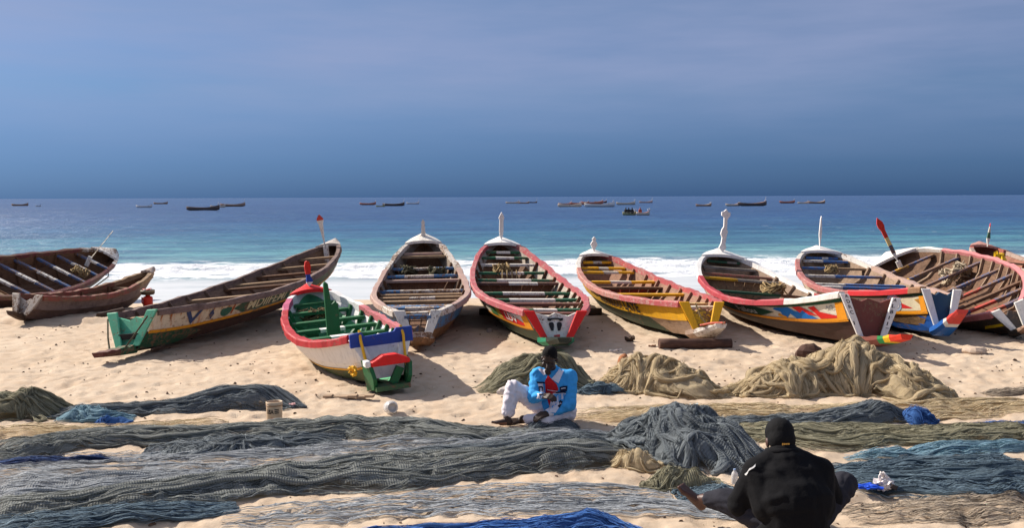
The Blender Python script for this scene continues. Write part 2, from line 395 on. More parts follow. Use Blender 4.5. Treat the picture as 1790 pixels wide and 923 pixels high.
# ------------------------------------------------------------------ boats on the beach
class Hull:
    """shape of one pirogue in its own frame: X from stern to bow, Y to the left of someone facing the bow"""
    def __init__(h, L, bm, bs, zs, zm, zb, sm, rake=0.22, flat=0.62, bowp=0.55):
        h.bowp = bowp
        h.L, h.bm, h.bs, h.zs, h.zm, h.zb, h.sm, h.rake, h.flat = L, bm, bs, zs, zm, zb, sm, rake, flat
    def beam(h, s):
        if s < h.sm: return h.bs + (h.bm - h.bs) * (1 - ((h.sm - s) / h.sm) ** 2)
        return h.bm * max(0.0, 1 - max(0, (s - h.sm) / (1 - h.sm)) ** 2.0) ** h.bowp
    def top(h, s):
        return h.zm + (h.zs - h.zm) * max(0, (0.4 - s) / 0.4) ** 2 + (h.zb - h.zm) * max(0, (s - 0.4) / 0.6) ** 2
    def keel(h, s):
        return h.zb * 0.80 * max(0, (s - 0.62) / 0.38) ** 2.2 + 0.10 * max(0, (0.12 - s) / 0.12) ** 2
    def sec(h, s):
        b = h.beam(s); k = h.keel(s); t = h.top(s); H = max(0.02, t - k)
        q = min(1, max(0, s / 0.25)); nf = 0.62 + 0.38 * q * q * (3 - 2 * q); q2 = 0.88 + 0.12 * q
        bowf = 1 - 0.55 * max(0, (s - 0.6) / 0.4)
        return [(0, k), (h.flat * b * nf * bowf, k + 0.09 * H), (0.84 * b * q2, k + 0.50 * H), (b, t)]
    def pt(h, side, s, a, out=0.0):
        """side +1 left / -1 right, a: 0 keel .. 1 turn of bilge .. 2 mid plank .. 3 gunwale"""
        P = h.sec(s); i = min(2, int(a)); f = a - i
        y0, z0 = P[i]; y1, z1 = P[i + 1]
        y = y0 + (y1 - y0) * f; z = z0 + (z1 - z0) * f
        ny, nz = (z1 - z0), -(y1 - y0); n = math.hypot(ny, nz) or 1
        y += out * ny / n; z += out * nz / n
        zr = (z - P[0][1]) / max(0.05, P[3][1] - P[0][1])
        x = s * h.L - h.rake * (1 - min(1, max(0, zr))) * max(0, 1 - s / 0.12)
        return Vector((x, side * y, z))

def hull_plank(h, side, a0, a1, name, mats, parent, out=0.0, th=0.032, n=30, s1=1.0):
    V, Fc, M = [], [], []
    na = 3
    for i in range(n + 1):
        s = s1 * (1 - (1 - i / n) ** 1.7)
        for k in range(na): V.append(h.pt(side, s, min(2.999, a0 + (a1 - a0) * k / (na - 1)) if k == na - 1 else a0 + (a1 - a0) * k / (na - 1), out))
        for k in range(na): V.append(h.pt(side, s, min(2.999, a0 + (a1 - a0) * k / (na - 1)) if k == na - 1 else a0 + (a1 - a0) * k / (na - 1), out - th))
    w = 2 * na
    for i in range(n):
        b = i * w; c = b + w
        for k in range(na - 1):
            Fc.append((b + k, c + k, c + k + 1, b + k + 1)); M.append(0)
            Fc.append((b + na + k, b + na + k + 1, c + na + k + 1, c + na + k)); M.append(1)
        Fc.append((b, b + na, c + na, c)); M.append(0)
        Fc.append((b + na - 1, c + na - 1, c + w - 1, b + w - 1)); M.append(0)
    Fc.append(tuple([k for k in range(na)] + [na + k for k in range(na)][::-1])); M.append(0)
    if side < 0: Fc = [f[::-1] for f in Fc]
    o = mesh_from(name, V, Fc, parent, mats, False, M)
    return o

def gunwale(h, side, segs, parent, w_in=0.055, w_out=0.05, up=0.04, dn=0.06, n=56):
    """segs: [(s_end, colour or material)] from stern to bow"""
    V, Fc, M = [], [], []; mats = [x[1] for x in segs]
    for i in range(n + 1):
        s = 1 - (1 - i / n) ** 1.7; p = h.pt(side, s, 2.999); wob = 0.008 * math.sin(37 * s + side) + 0.006 * math.sin(91 * s)
        yi = max(0.0, abs(p.y) - w_in); yo = abs(p.y) + w_out + wob
        for (y, z) in ((yi, p.z + up + wob), (yo - 0.015, p.z + up + wob), (yo, p.z + up - 0.02), (yo, p.z - dn), (yi, p.z - dn)):
            V.append((p.x, side * y, z))
    for i in range(n):
        s = 1 - (1 - (i + 0.5) / n) ** 1.7; mi = next((j for j, g in enumerate(segs) if s <= g[0]), len(segs) - 1)
        for k in range(5):
            Fc.append((i * 5 + k, i * 5 + (k + 1) % 5, i * 5 + 5 + (k + 1) % 5, i * 5 + 5 + k)); M.append(mi)
    Fc.append((0, 1, 2, 3, 4)); M.append(0); Fc.append(tuple(n * 5 + k for k in range(5))[::-1]); M.append(len(segs) - 1)
    if side > 0: Fc = [f[::-1] for f in Fc]
    return mesh_from('gunwale', V, Fc, parent, mats, False, M)

def inner_y(h, s, z):
    P = h.sec(s)
    for (y0, z0), (y1, z1) in zip(P, P[1:]):
        if z <= z1 or (y1, z1) == P[-1]: return y0 + (y1 - y0) * min(1, max(0, (z - z0) / max(1e-4, z1 - z0)))

def thwart(h, s, cols, parent, drop=0.10, wid=0.16, th=0.05, skew=0.0, sag=0.0):
    z = h.top(s) - drop; y = inner_y(h, s, z) - 0.02
    mb = MB(); e0 = -1.0; mats = []
    for k, (f, m) in enumerate(cols):
        if m not in mats: mats.append(m)
        mi = mats.index(m); f1 = f * 2 - 1
        ya, yb = -y * e0, -y * f1                     # first colour on the left (+Y) side
        xa, xb = s * h.L + skew * ya, s * h.L + skew * yb
        za, zb = z + rnd.uniform(-.004, .004), z + rnd.uniform(-.004, .004)
        vs_ = []
        for (xx, yy, zz) in ((xa, ya, za), (xb, yb, zb)):
            for dx, dz in ((-wid / 2, -th / 2), (wid / 2, -th / 2), (wid / 2, th / 2), (-wid / 2, th / 2)): vs_.append((xx + dx, yy, zz + dz))
        fs_ = [(0, 1, 5, 4), (1, 2, 6, 5), (2, 3, 7, 6), (3, 0, 4, 7)]
        if k == 0: fs_.append((3, 2, 1, 0))
        if k == len(cols) - 1: fs_.append((4, 5, 6, 7))
        mb.add(vs_, fs_, mi); e0 = f1
    return mb.build('thwart', mats, parent)

def bow_deck(h, m, parent, s0=0.945, crown=0.05, over=0.04, scallop=False):
    V, Fc = [], []; n = 9; w = 9
    for lay in (0, 1):
        for i in range(n + 1):
            s = s0 + (1 - s0) * i / n; b = h.beam(min(s, 0.999)) + over + 0.008; z = h.top(s) + 0.046
            for k in range(w):
                f = -1 + 2 * k / (w - 1)
                x = s * h.L + (over if i == n else 0)
                if i == 0 and scallop and k % 2: x -= 0.05
                V.append((x, f * b, z + crown * (1 - f * f) - (0.0 if lay == 0 else 0.06)))
    T = (n + 1) * w
    for i in range(n):
        for k in range(w - 1):
            a = i * w + k; Fc.append((a, a + 1, a + w + 1, a + w)[::-1]); Fc.append((T + a, T + a + 1, T + a + w + 1, T + a + w))
    for i in range(n):
        for k in (0, w - 1):
            a = i * w + k; q = (a, a + w, T + a + w, T + a); Fc.append(q if k else q[::-1])
    for i in (0, n):
        for k in range(w - 1):
            a = i * w + k; q = (a, T + a, T + a + 1, a + 1); Fc.append(q[::-1] if i else q)
    return mesh_from('bow_deck', V, Fc, parent, m, False)

POSTS = {
    'spear': [(-.05, 0), (.05, 0), (.045, .22), (.03, .25), (.045, .28), (.042, .72), (.06, .78), (.045, .86), (0, 1.0), (-.045, .86), (-.06, .78), (-.042, .72), (-.045, .28), (-.03, .25), (-.045, .22)],
    'turned': [(-.06, 0), (.06, 0), (.065, .10), (.04, .16), (.06, .24), (.035, .34), (.05, .44), (.035, .52), (.045, .62), (.03, .68), (.045, .8), (0, 1.0), (-.045, .8), (-.03, .68), (-.045, .62), (-.035, .52), (-.05, .44), (-.035, .34), (-.06, .24), (-.04, .16), (-.065, .10)],
    'bottle': [(-.09, 0), (.09, 0), (.085, .5), (.05, .66), (.03, .74), (.05, .84), (0, 1.0), (-.05, .84), (-.03, .74), (-.05, .66), (-.085, .5)],
    'spike': [(-.05, 0), (.05, 0), (.032, .45), (.015, .9), (0, 1.0), (-.015, .9), (-.032, .45)],
    'cross': [(-.05, 0), (.06, 0), (.085, .10), (.055, .20), (.065, .36), (.085, .50), (.06, .52), (.045, .74), (.06, .80), (.10, .84), (.105, .93), (.05, .94), (.055, 1.0), (-.04, 1.0), (-.05, .95), (-.10, .93), (-.095, .85), (-.035, .82), (-.02, .60), (-.06, .52), (-.075, .42), (-.035, .34), (-.045, .20), (-.085, .10)],
    'paddle': [(-.05, 0), (.07, 0), (.085, .22), (.04, .42), (.055, .55), (.065, .8), (.035, .97), (0, 1.0), (-.035, .97), (-.06, .78), (-.045, .5), (-.035, .40), (-.045, .15)],
    'oar': [(-.045, 0), (.045, 0), (.045, .70), (.075, .80), (.07, .88), (0, 1.0), (-.07, .88), (-.075, .80), (-.045, .70)],
    'plain': [(-.04, 0), (.04, 0), (.035, 1.0), (-.03, 1.0)],
}
def stem_post(h, kind, height, cols, parent, s=0.95, below=0.0, lean=0.0, wid=1.0, tilt=0.0):
    """a board standing across the bow, painted in bands: cols [(fraction, material)]"""
    poly = POSTS[kind]; base = Vector((s * h.L, 0, h.top(s) + 0.08))
    mats = [c[1] for c in cols]; mb = MB(); lo = 0.0
    up = Vector((lean, tilt, 1)).normalized(); ax = Vector((0, -1, 0)) - up * Vector((0, -1, 0)).dot(up); ax.normalize()
    def clip(pl, y0, y1):
        for (lim, sg) in ((y0, 1), (y1, -1)):
            out = []
            for i in range(len(pl)):
                a, b = pl[i], pl[(i + 1) % len(pl)]; da, db = sg * (a[1] - lim), sg * (b[1] - lim)
                if da >= 0: out.append(a)
                if da * db < 0:
                    t = da / (da - db); out.append((a[0] + (b[0] - a[0]) * t, a[1] + (b[1] - a[1]) * t))
            pl = out
        return pl
    for k, (f, m) in enumerate(cols):
        # split at the band edges, left and right halves keep the outline simple
        for sgn in (1, -1):
            half = [(max(0, x * sgn), y) for x, y in poly]
            prof = sorted(set((y, x) for x, y in half if x > 0 or y in (0, 1.0)))
            ys = [lo] + [y for y, x in prof if lo < y < f] + [f]
            def wx(y):
                for (a, xa), (b, xb) in zip(prof, prof[1:]):
                    if a <= y <= b: return xa + (xb - xa) * (y - a) / max(1e-6, b - a)
                return prof[-1][1]
            for ya, yb in zip(ys, ys[1:]):
                q = [(0, ya), (wx(ya) * sgn, ya), (wx(yb) * sgn, yb), (0, yb)]
                if sgn < 0: q = q[::-1]
                mb.prism([(x * wid, y * height) for x, y in q], base, ax, up, 0.055, k)
        lo = f
    if below > 0: mb.box(base - up * below / 2, (0.06, 0.11 * wid, below), mi=0)
    return mb.build('stem_post', mats, parent)

def hull_patch(h, side, poly, mat, parent, name='painted_mark', a0=2.0, a1=3.0, out=0.021, cuts=3):
    """flat paint on a plank: polygon in (s, fraction of plank height)"""
    bm = bmesh.new(); bm.faces.new([bm.verts.new((x * h.L, y, 0)) for x, y in poly])
    bmesh.ops.triangulate(bm, faces=bm.faces[:])
    for _ in range(cuts):
        es = [e for e in bm.edges if e.calc_length() > 0.22]
        if es: bmesh.ops.subdivide_edges(bm, edges=es, cuts=1); bmesh.ops.triangulate(bm, faces=bm.faces[:])
    V = [h.pt(side, min(1, max(0, v.co.x / h.L)), min(2.999, a0 + (a1 - a0) * v.co.y), out) for v in bm.verts]
    bm.verts.index_update(); Fc = [tuple(v.index for v in f.verts) for f in bm.faces]; bm.free()
    return mesh_from(name, V, Fc, parent, mat)

def text_geo(txt, bold=0.0):
    cu = bpy.data.curves.new('lettering', 'FONT'); cu.body = txt; cu.resolution_u = 3; cu.offset = bold
    ob = bpy.data.objects.new('lettering', cu); COL.objects.link(ob)
    dg = bpy.context.evaluated_depsgraph_get(); me = bpy.data.meshes.new_from_object(ob.evaluated_get(dg))
    V = [tuple(v.co) for v in me.vertices]; Fc = [tuple(p.vertices) for p in me.polygons]
    bpy.data.objects.remove(ob); bpy.data.curves.remove(cu); bpy.data.meshes.remove(me)
    xs = [v[0] for v in V]; ys = [v[1] for v in V]
    x0, x1, y0, y1 = min(xs), max(xs), min(ys), max(ys)
    return [((v[0] - x0) / (x1 - x0), (v[1] - y0) / (y1 - y0)) for v in V], Fc
def hull_text(h, side, txt, sA, sB, w0, w1, mat, parent, bold=0.02, out=0.027, slant=0.0):
    """sA: where the first letter starts along the hull, sB: where the last ends"""
    uv, Fc = text_geo(txt, bold)
    V = [h.pt(side, sA + (sB - sA) * x + slant * y, min(2.999, 2 + w0 + (w1 - w0) * y), out) for x, y in uv]
    return mesh_from('lettering', V, Fc, parent, mat)
def flat_text(txt, origin, ax, ay, width, height, mat, parent, bold=0.02, name='lettering'):
    uv, Fc = text_geo(txt, bold); o = Vector(origin); ax = Vector(ax).normalized() * width; ay = Vector(ay).normalized() * height
    return mesh_from(name, [o + ax * x + ay * y for x, y in uv], Fc, parent, mat)

def transom(h, parent, panel, wing, wing2=None, spur=None, spur_segs=None, spur_len=0.75, cut=0.86, wing_w=0.30, wing_up=0.05, spur_rise=0.10, spur_w=None):
    """flat stern: recessed panel, a painted board down each side, and the keel running on behind as a spur"""
    P = h.sec(0.0); zt = h.top(0)
    A = [h.pt(1, 0, 0.6), h.pt(1, 0, 1.0), h.pt(1, 0, 2.0), h.pt(1, 0, 2.999)]
    def at(f, z):                                   # point of the stern plane: f -1..1 across, height z
        zr = (z - P[0][1]) / (zt - P[0][1]); y = inner_y(h, 0.0, z)
        return Vector((-h.rake * (1 - min(1, zr)), f * y, z))
    z0 = P[0][1] + 0.07; z1 = zt * cut
    mb = MB(); cols = 8
    top = [at(-0.97 + 1.94 * k / cols, z1 + (0.03 * math.sin(k * 2.1) if 0 < k < cols else 0.06)) for k in range(cols + 1)]
    bot = [at(-0.97 + 1.94 * k / cols, z0) for k in range(cols + 1)]
    fx = Vector((0.05, 0, 0)); bx = Vector((0.09, 0, 0)); V = [p + fx for p in bot] + [p + fx for p in top] + [p + bx for p in bot] + [p + bx for p in top]
    n = cols + 1; Fc = []
    for k in range(cols):
        Fc += [(k, n + k, n + k + 1, k + 1), (2 * n + k, 2 * n + k + 1, 3 * n + k + 1, 3 * n + k), (n + k, 3 * n + k, 3 * n + k + 1, n + k + 1)]
    mesh_from('transom', V, Fc, parent, panel)
    for sd in (1, -1):
        zA, zB = z0 + 0.02, zt + wing_up
        q = [at(0, zA) + Vector((0, sd * 0.80 * inner_y(h, 0, zA), 0)), at(0, zA) + Vector((0, sd * (1.03 * inner_y(h, 0, zA) + 0.02), 0)),
             at(0, zt) + Vector((0, sd * (inner_y(h, 0, zt) + 0.045), wing_up)), at(0, zt) + Vector((0, sd * inner_y(h, 0, zt) * (1 - wing_w), wing_up))]
        q[0].y = sd * max(0.05, abs(q[1].y) - wing_w * 0.62 * inner_y(h, 0, zt) - 0.03)
        b = Vector((-0.055, 0, 0)); c = Vector((-0.012, 0, 0)); mw = MB()
        fs_ = [(0, 1, 2, 3), (7, 6, 5, 4), (0, 4, 5, 1), (1, 5, 6, 2), (2, 6, 7, 3), (3, 7, 4, 0)]
        if sd < 0: fs_ = [f[::-1] for f in fs_]
        mw.add([p + b for p in q] + [p + c for p in q], fs_)
        mw.build('stern_board', wing if sd > 0 or wing2 is None else wing2, parent, bevel=0.008)
    if spur_segs:
        mb = MB(); n = 8; y0 = (spur_w or 0.9 * inner_y(h, 0, P[0][1] + 0.09 * (zt - P[0][1])))
        mats = [c_ for _, c_ in spur_segs]; rows = []
        for i in range(n + 1):
            f = i / n; x = 0.10 - h.rake - spur_len * f; y = y0 + (0.095 - y0) * f ** 0.8; zb = P[0][1] - 0.03 + (spur_rise + .05) * f ** 1.2; zt_ = z0 + 0.03 + spur_rise * f + 0.012 * math.sin(i * 2.3) - .015 * f; zt_ = max(zt_, zb + .075)
            rows.append([(x, -y * 0.7, zb), (x, -y, zb + 0.06), (x, -y, zt_), (x, y, zt_), (x, y, zb + 0.06), (x, y * 0.7, zb)])
        b = 0; V = [p for r in rows for p in r]; Fc = []; M = []
        for i in range(n):
            f = (i + 0.5) / n; mi = next((j for j, g in enumerate(spur_segs) if f <= g[0]), len(spur_segs) - 1)
            for k in range(6): Fc.append((i * 6 + k, i * 6 + (k + 1) % 6, i * 6 + 6 + (k + 1) % 6, i * 6 + 6 + k)); M.append(mi)
        Fc.append(tuple(n * 6 + k for k in range(6))); M.append(len(spur_segs) - 1)
        mesh_from('stern_spur', V, Fc, parent, mats, False, M)
    return at

def rib(h, s, mat, parent, th=0.05):
    for sd in (1, -1):
        V, Fc = [], []
        A = (0.3, 0.95, 1.5, 2.0, 2.5, 2.9)
        for a in A:
            for ds in (-th / 2 / h.L, th / 2 / h.L):
                V.append(h.pt(sd, s + ds, a, -0.034)); V.append(h.pt(sd, s + ds, a, -0.034 - 0.05))
        for i in range(len(A) - 1):
            b = i * 4
            for q in ((0, 2, 3, 1),):
                Fc += [(b + 1, b + 3, b + 7, b + 5), (b, b + 1, b + 5, b + 4), (b + 2, b + 6, b + 7, b + 3)]
        mesh_from('rib', V, Fc, parent, mat)

def bulkhead(h, s, mat, parent, top_drop=0.14, n=7):
    zt = h.top(s) - top_drop; P = h.sec(s); zb = P[0][1] + 0.05
    for k in range(n):
        f0 = -1 + 2 * k / n + 0.008; f1 = -1 + 2 * (k + 1) / n - 0.008
        def q(f, z): return Vector((s * h.L + rj, f * (inner_y(h, s, z) - 0.03), z))
        rj = rnd.uniform(-.012, .012); V = [q(f0, zb), q(f1, zb), q(f1, zt), q(f0, zt)]; V += [v + Vector((0.025, 0, 0)) for v in V]
        mesh_from('bulkhead_board', V, [(0, 3, 2, 1), (4, 5, 6, 7), (0, 1, 5, 4), (1, 2, 6, 5), (2, 3, 7, 6), (3, 0, 4, 7)], parent, mat)

def floor_boards(h, mat, parent, s0=0.08, s1=0.78):
    for k, f in enumerate((-0.66, -0.22, 0.22, 0.66)):
        V, Fc = [], []; n = 8
        for i in range(n + 1):
            s = s0 + (s1 - s0) * i / n; P = h.sec(s); y = P[1][0] * 0.9; z = P[1][1] + 0.05
            for g, dz in ((-0.2, 0), (0.2, 0), (0.2, -0.02), (-0.2, -0.02)): V.append((s * h.L, (f + g) * y, z + dz + 0.004 * (k % 2)))
        for i in range(n):
            for j in range(4): Fc.append((i * 4 + j, i * 4 + (j + 1) % 4, i * 4 + 4 + (j + 1) % 4, i * 4 + 4 + j)[::-1])
        Fc += [(0, 1, 2, 3), tuple(n * 4 + j for j in range(4))[::-1]]
        mesh_from('floor_board', V, Fc, parent, mat)

def make_boat(label, p, st, name='fishing_boat'):
    x, y, hd, L, bm, bs, zs, zm, zb, heel, pt, sm = p
    h = Hull(L, bm, bs, zs, zm, zb, sm, st.get('rake', 0.22), st.get('flat', 0.62), st.get('bowp', 0.55))
    o = thing(name, label, 'boat', group='fishing boats drawn up on the beach')
    o.matrix_world = Matrix.Translation((x, y, st.get('dz', 0.0))) @ Matrix.Rotation(hd, 4, 'Z') @ Matrix.Rotation(-pt, 4, 'Y') @ Matrix.Rotation(-heel, 4, 'X')
    inn = st.get('inside', WOODIN)
    for sd, key in ((1, 'L'), (-1, 'R')):
        hull_plank(h, sd, 0.0, 1.02, 'bottom_plank', [st['bottom'], inn], o, 0.0)
        hull_plank(h, sd, 1.0, 2.02, 'side_plank', [st['lower'], inn], o, 0.002)
        hull_plank(h, sd, 2.0, 3.0, 'side_plank', [st['upper' + key] if 'upper' + key in st else st['upper'], st.get('lining', inn)], o, 0.014, 0.04)
        gunwale(h, sd, st['rail' + key] if 'rail' + key in st else st['rail'], o)
        if 'strip' in st: hull_patch(h, sd, [(0.0, -0.07), (0.985, -0.07), (0.985, 0.09), (0.0, 0.09)], st['strip'], o, 'rubbing_strip', out=0.024, cuts=6)
        if 'band' in st: hull_patch(h, sd, [(0.0, 0.72), (0.985, 0.72), (0.985, 0.90), (0.0, 0.90)], st['band'], o, 'painted_band', out=0.019, cuts=6)
    if 'deck' in st: bow_deck(h, st['deck'], o, st.get('deck_s', 0.945), scallop=st.get('scallop', False))
    for (s, cols, *dr) in st['thwarts']: thwart(h, s, cols, o, *(dr or [0.10]), skew=rnd.uniform(-.03, .03))
    for s in st.get('ribs', [0.12 + 0.085 * k for k in range(9)]): rib(h, s, st.get('ribmat', inn), o)
    for s in st.get('bulk', []): bulkhead(h, s, st.get('bulkmat', WOODLT), o)
    floor_boards(h, st.get('floor', WOODIN), o)
    if 'post' in st:
        k, hg, cols, kw = st['post']; stem_post(h, k, hg, cols, o, **kw)
    at = transom(h, o, st['panel'], st['wing'], st.get('wing2'), None, st.get('spur'), st.get('spur_len', 0.75), st.get('cut', 0.86), st.get('wing_w', 0.30), st.get('wing_up', 0.05), st.get('spur_rise', 0.10), st.get('spur_w'))
    return o, h, at

PT = paint
def seg(a, b, f0=0.36, f1=0.66): return [(f0, a), (f1, b), (1.0, a)]
W = WHITE
P_ = dict(
    far_left=[-13.5, 22.091, 1.443, 8.49, 1.058, 0.7, 0.797, 0.669, 1.292, -0.436, -0.036, 0.416],
    small_brown=[-9.489, 19.97, 1.321, 4.102, 0.429, 0.304, 0.532, 0.439, 0.829, -0.048, -0.019, 0.403],
    big_brown=[-5.827, 15.898, 1.377, 8.798, 1.019, 0.389, 0.65, 0.476, 0.907, 0.098, 0.054, 0.439],
    green_white=[-1.657, 13.051, 1.959, 4.611, 0.74, 0.373, 0.695, 0.477, 0.87, 0.071, 0.006, 0.474],
    blue_weathered=[-1.515, 16.441, 1.641, 6.978, 0.899, 0.353, 0.581, 0.594, 1.458, 0.012, 0.011, 0.461],
    red_white=[0.679, 16.372, 1.693, 8.062, 0.977, 0.473, 0.589, 0.554, 1.22, -0.016, 0.024, 0.432],
    yellow=[3.156, 17.121, 1.731, 7.787, 0.927, 0.35, 0.637, 0.526, 0.985, -0.021, 0.012, 0.428],
    patterned=[5.589, 16.166, 1.695, 7.442, 1.234, 0.47, 0.845, 0.418, 1.124, -0.091, 0.004, 0.437],
    blue_hull=[7.241, 17.307, 1.554, 7.507, 1.156, 0.297, 0.843, 0.537, 1.078, -0.031, 0.009, 0.432],
    pink_tilted=[8.735, 17.46, 1.436, 7.93, 1.366, 0.25, 0.554, 0.49, 1.089, 0.438, -0.004, 0.561],
    back_right=[11.441, 19.1, 1.48, 7.776, 0.879, 0.65, 0.75, 0.774, 1.237, -0.105, -0.012, 0.411])

BOATS = {}
# -- big heeled boat cut by the left edge
BLUEW = PT((0.05, 0.11, 0.24), .5); WHW = PT(W, .45); BRW = PT(BROWN, .45); MAROON = PT((0.14, 0.035, 0.04), .5)
BOATS['far_left'] = make_boat('dark heeled boat with blue and white thwarts, cut by the left edge', P_['far_left'], dict(
    bottom=WOODDK, lower=WOODDK, upper=BRW, rail=[(.9, MAROON), (1, WHW)], inside=WOODIN, deck=WHW,
    thwarts=[(.10, seg(BLUEW, WHW)), (.2, seg(BLUEW, WHW)), (.30, seg(WOODLT, WOODLT)), (.42, seg(BLUEW, WHW)), (.54, seg(BLUEW, WHW)), (.63, seg(BLUEW, WHW, .4, .7)), (.72, seg(BLUEW, WHW)), (.81, seg(BLUEW, WHW)), (.89, seg(BLUEW, WHW))],
    bulk=[.25, .35], bulkmat=wood((.16, .075, .03), (.42, .22, .10)), post=('plain', .95, [(1.0, PT(W, .4))], dict(s=.87, below=.3, lean=.25, tilt=-.18)),
    panel=WHW, wing=WHW, spur=[(1, WOODDK)]))
# -- small brown boat
CREAM = PT((0.5, 0.44, 0.38), .45)
BOATS['small_brown'] = make_boat('small plain brown wooden boat with a whitish stern beside the red canister', P_['small_brown'], dict(
    bottom=WOODDK, lower=wood((.07, .04, .03), (.2, .12, .09)), upper=wood((.15, .10, .085), (.30, .22, .19)), rail=[(.75, PT((.22, .06, .045), .5)), (1, WOODLT)], deck=wood((.3, .22, .18), (.5, .42, .36)), scallop=True,
    thwarts=[(.3, [(1, WOODLT)]), (.55, [(1, WOODLT)]), (.75, [(1, WOODLT)])], ribs=[.3, .5, .7], bowp=.75, panel=CREAM, wing=CREAM, wing_w=.42,
    spur=[(1, WOODDK)], spur_len=.35, rake=.25))
# -- x
RUSTW = PT((0.62, 0.53, 0.40), .3, rust=.75); BRN = wood((.055, .035, .028), (.16, .10, .08)); GSTERN = PT(MINT, .28)
o, h, at = make_boat('long brown boat with a mint green stern and rusty cream side reaching towards the sea', P_['big_brown'], dict(
    bottom=wood((.03, .018, .014), (.09, .045, .032)), lower=wood((.035, .02, .016), (.10, .05, .036)), upper=RUSTW, rail=[(1, wood((.10, .065, .055), (.26, .18, .155)))], strip=PT((.60, .27, .03), .3), inside=wood((.10, .06, .04), (.27, .17, .115)), deck=wood((.35, .3, .27), (.58, .53, .49)),
    thwarts=[(.06, [(1, WOODLT)]), (.16, [(1, WOODLT)]), (.26, [(1, WOODLT)]), (.38, [(1, WOODLT)], .08), (.54, [(1, WOODIN)]), (.60, [(1, WOODLT)]), (.69, [(1, WOODIN)]), (.78, [(1, WOODLT)]), (.87, [(1, WOODLT)])],
    bulk=[.44], post=('oar', .74, [(.82, PT(W, .35)), (1, PT((.5, .06, .05), .3))], dict(s=.925, below=.42, lean=-.04, tilt=.05)),
    bowp=.80, panel=GSTERN, wing=GSTERN, wing_w=.34, spur=[(.45, PT((.02, .10, .05), .4)), (1, PT((.10, .03, .025), .4))], spur_len=.85, rake=.32, cut=.88, spur_rise=.06), )
BOATS['big_brown'] = (o, h, at)
hull_patch(h, -1, [(.0, .0), (.08, .0), (.13, .5), (.08, 1.0), (.0, 1.0)], PT((.012, .065, .032), .4), o, 'painted_panel', 1.0, 2.0, out=.012)
hull_patch(h, -1, [(.20, .50), (.235, .93), (.93, .93), (.93, .12), (.235, .12)], PT((.03, .085, .05), .35), o, 'painted_panel', cuts=6)
LET = PT((.62, .55, .36), .25)
hull_text(h, -1, 'MDIIFEMI', .245, .40, .24, .86, LET, o, slant=.003)
hull_text(h, -1, 'FII', .42, .47, .28, .86, LET, o)
NAVY = PT((.03, .05, .13), .2)
hull_patch(h, -1, [(.066, .88), (.088, .10), (.112, .88), (.102, .88), (.089, .40), (.077, .88)], NAVY, o)
hull_patch(h, -1, [(.130, .45), (.137, .78), (.144, .45), (.137, .15)], NAVY, o)
cres = [(.178 + .016 * math.cos(a), .50 + .36 * math.sin(a)) for a in np.linspace(math.pi * .9, math.pi * 2.1, 12)] + [(.180 + .012 * math.cos(a), .66 + .30 * math.sin(a)) for a in np.linspace(math.pi * 2.0, math.pi * 1.0, 10)]
hull_patch(h, -1, cres, PT((.03, .12, .08), .2), o)
hull_patch(h, -1, [(.194, .2), (.200, .95), (.205, .95), (.199, .2)], PT((.35, .09, .03), .3), o)
for k_ in range(9):          # rust runs under the fastenings
    s_ = .012 + .021 * k_; hull_patch(h, -1, [(s_, .92), (s_ + .004, .92), (s_ + .003, .92 - rnd.uniform(.25, .8))], PT((.38, .13, .03), .35), o, 'rust_run', out=.0195)
mb = MB()
for sd in (1, -1):
    a = Vector((-h.rake * .3 - .09, sd * .34, h.top(0) - .03)); b = Vector((-h.rake - .30, sd * .10, .16)); mb = MB(); mb.tube([a, (a + b) / 2 + Vector((-.03, 0, -.02)), b], .014, 6); mb.build('lashing', ROPEDK, o)
mb = MB(); mb.box((-.22, 0, .33), (.03, .34, .09)); mb.build('transom_slot', BLACKP, o)

# -- small green, white and red boat in front
RD = PT((.36, .018, .024), .25); RDB = PT((.60, .02, .012), .08); GR = PT((.012, .10, .035), .16); WH = PT((.78, .76, .73), .12); BL = PT((.012, .045, .27), .1); MG = PT((.08, .30, .15), .2)
OLIVE = PT((.06, .085, .035), .35)
o, h, at = make_boat('small freshly painted boat in white, red and green with yellow ropes, nearest the nets', P_['green_white'], dict(
    bottom=OLIVE, lower=OLIVE, upper=WH, railL=[(.80, RD), (.9, PT((.5, .12, .2), .2)), (1, WH)], railR=[(.75, PT((.50, .16, .17), .25)), (1, WH)], lining=WH, inside=MG, deck=RDB,
    thwarts=[(.34, seg(GR, WH, .3, .6)), (.47, seg(GR, WH, .36, .62)), (.60, seg(GR, WH, .33, .62)), (.71, [(1, GR)]), (.82, [(1, GR)]), (.91, [(1, GR)])], ribmat=GR,
    post=('paddle', .44, [(.18, WH), (.48, BL), (1, PT((.55, .03, .02), .1))], dict(s=.978, wid=.85)),
    panel=WH, wing=WH, cut=.97, floor=MG, rake=.30, wing_up=-.02))
BOATS['green_white'] = (o, h, at)
mb = MB(); mb.prism([(-.10, 0), (.10, 0), (.10, .52), (.075, .52), (.06, .56), (.0, .50), (-.03, .83), (-.075, .87), (-.095, .83)], (h.L * .55, .06, .32), (0, -1, 0), (.0, .0, 1), .07); mb.build('mast_step', GR, o, bevel=.006)
mb = MB(); zt = h.top(0)
mb.prism([(-.41, -.12), (.41, -.12), (.41, .07), (.20, .075), (.17, .03), (-.22, .01), (-.26, .07), (-.41, .05)], (-.075, 0, zt + .0), (0, -1, 0), (.06, 0, 1), .05); mb.build('stern_rail', BL, o, bevel=.006)
mb = MB()
for sd in (1, -1):
    mb = MB(); mb.prism([(0, -.04), (.34, .0), (.42, .14), (.36, .31), (.04, .38)], (-.08, sd * .22, .05), (-1, -sd * .04, .06), (0, sd * .16, 1), .05); mb.build('spur_board', GR, o, bevel=.006)
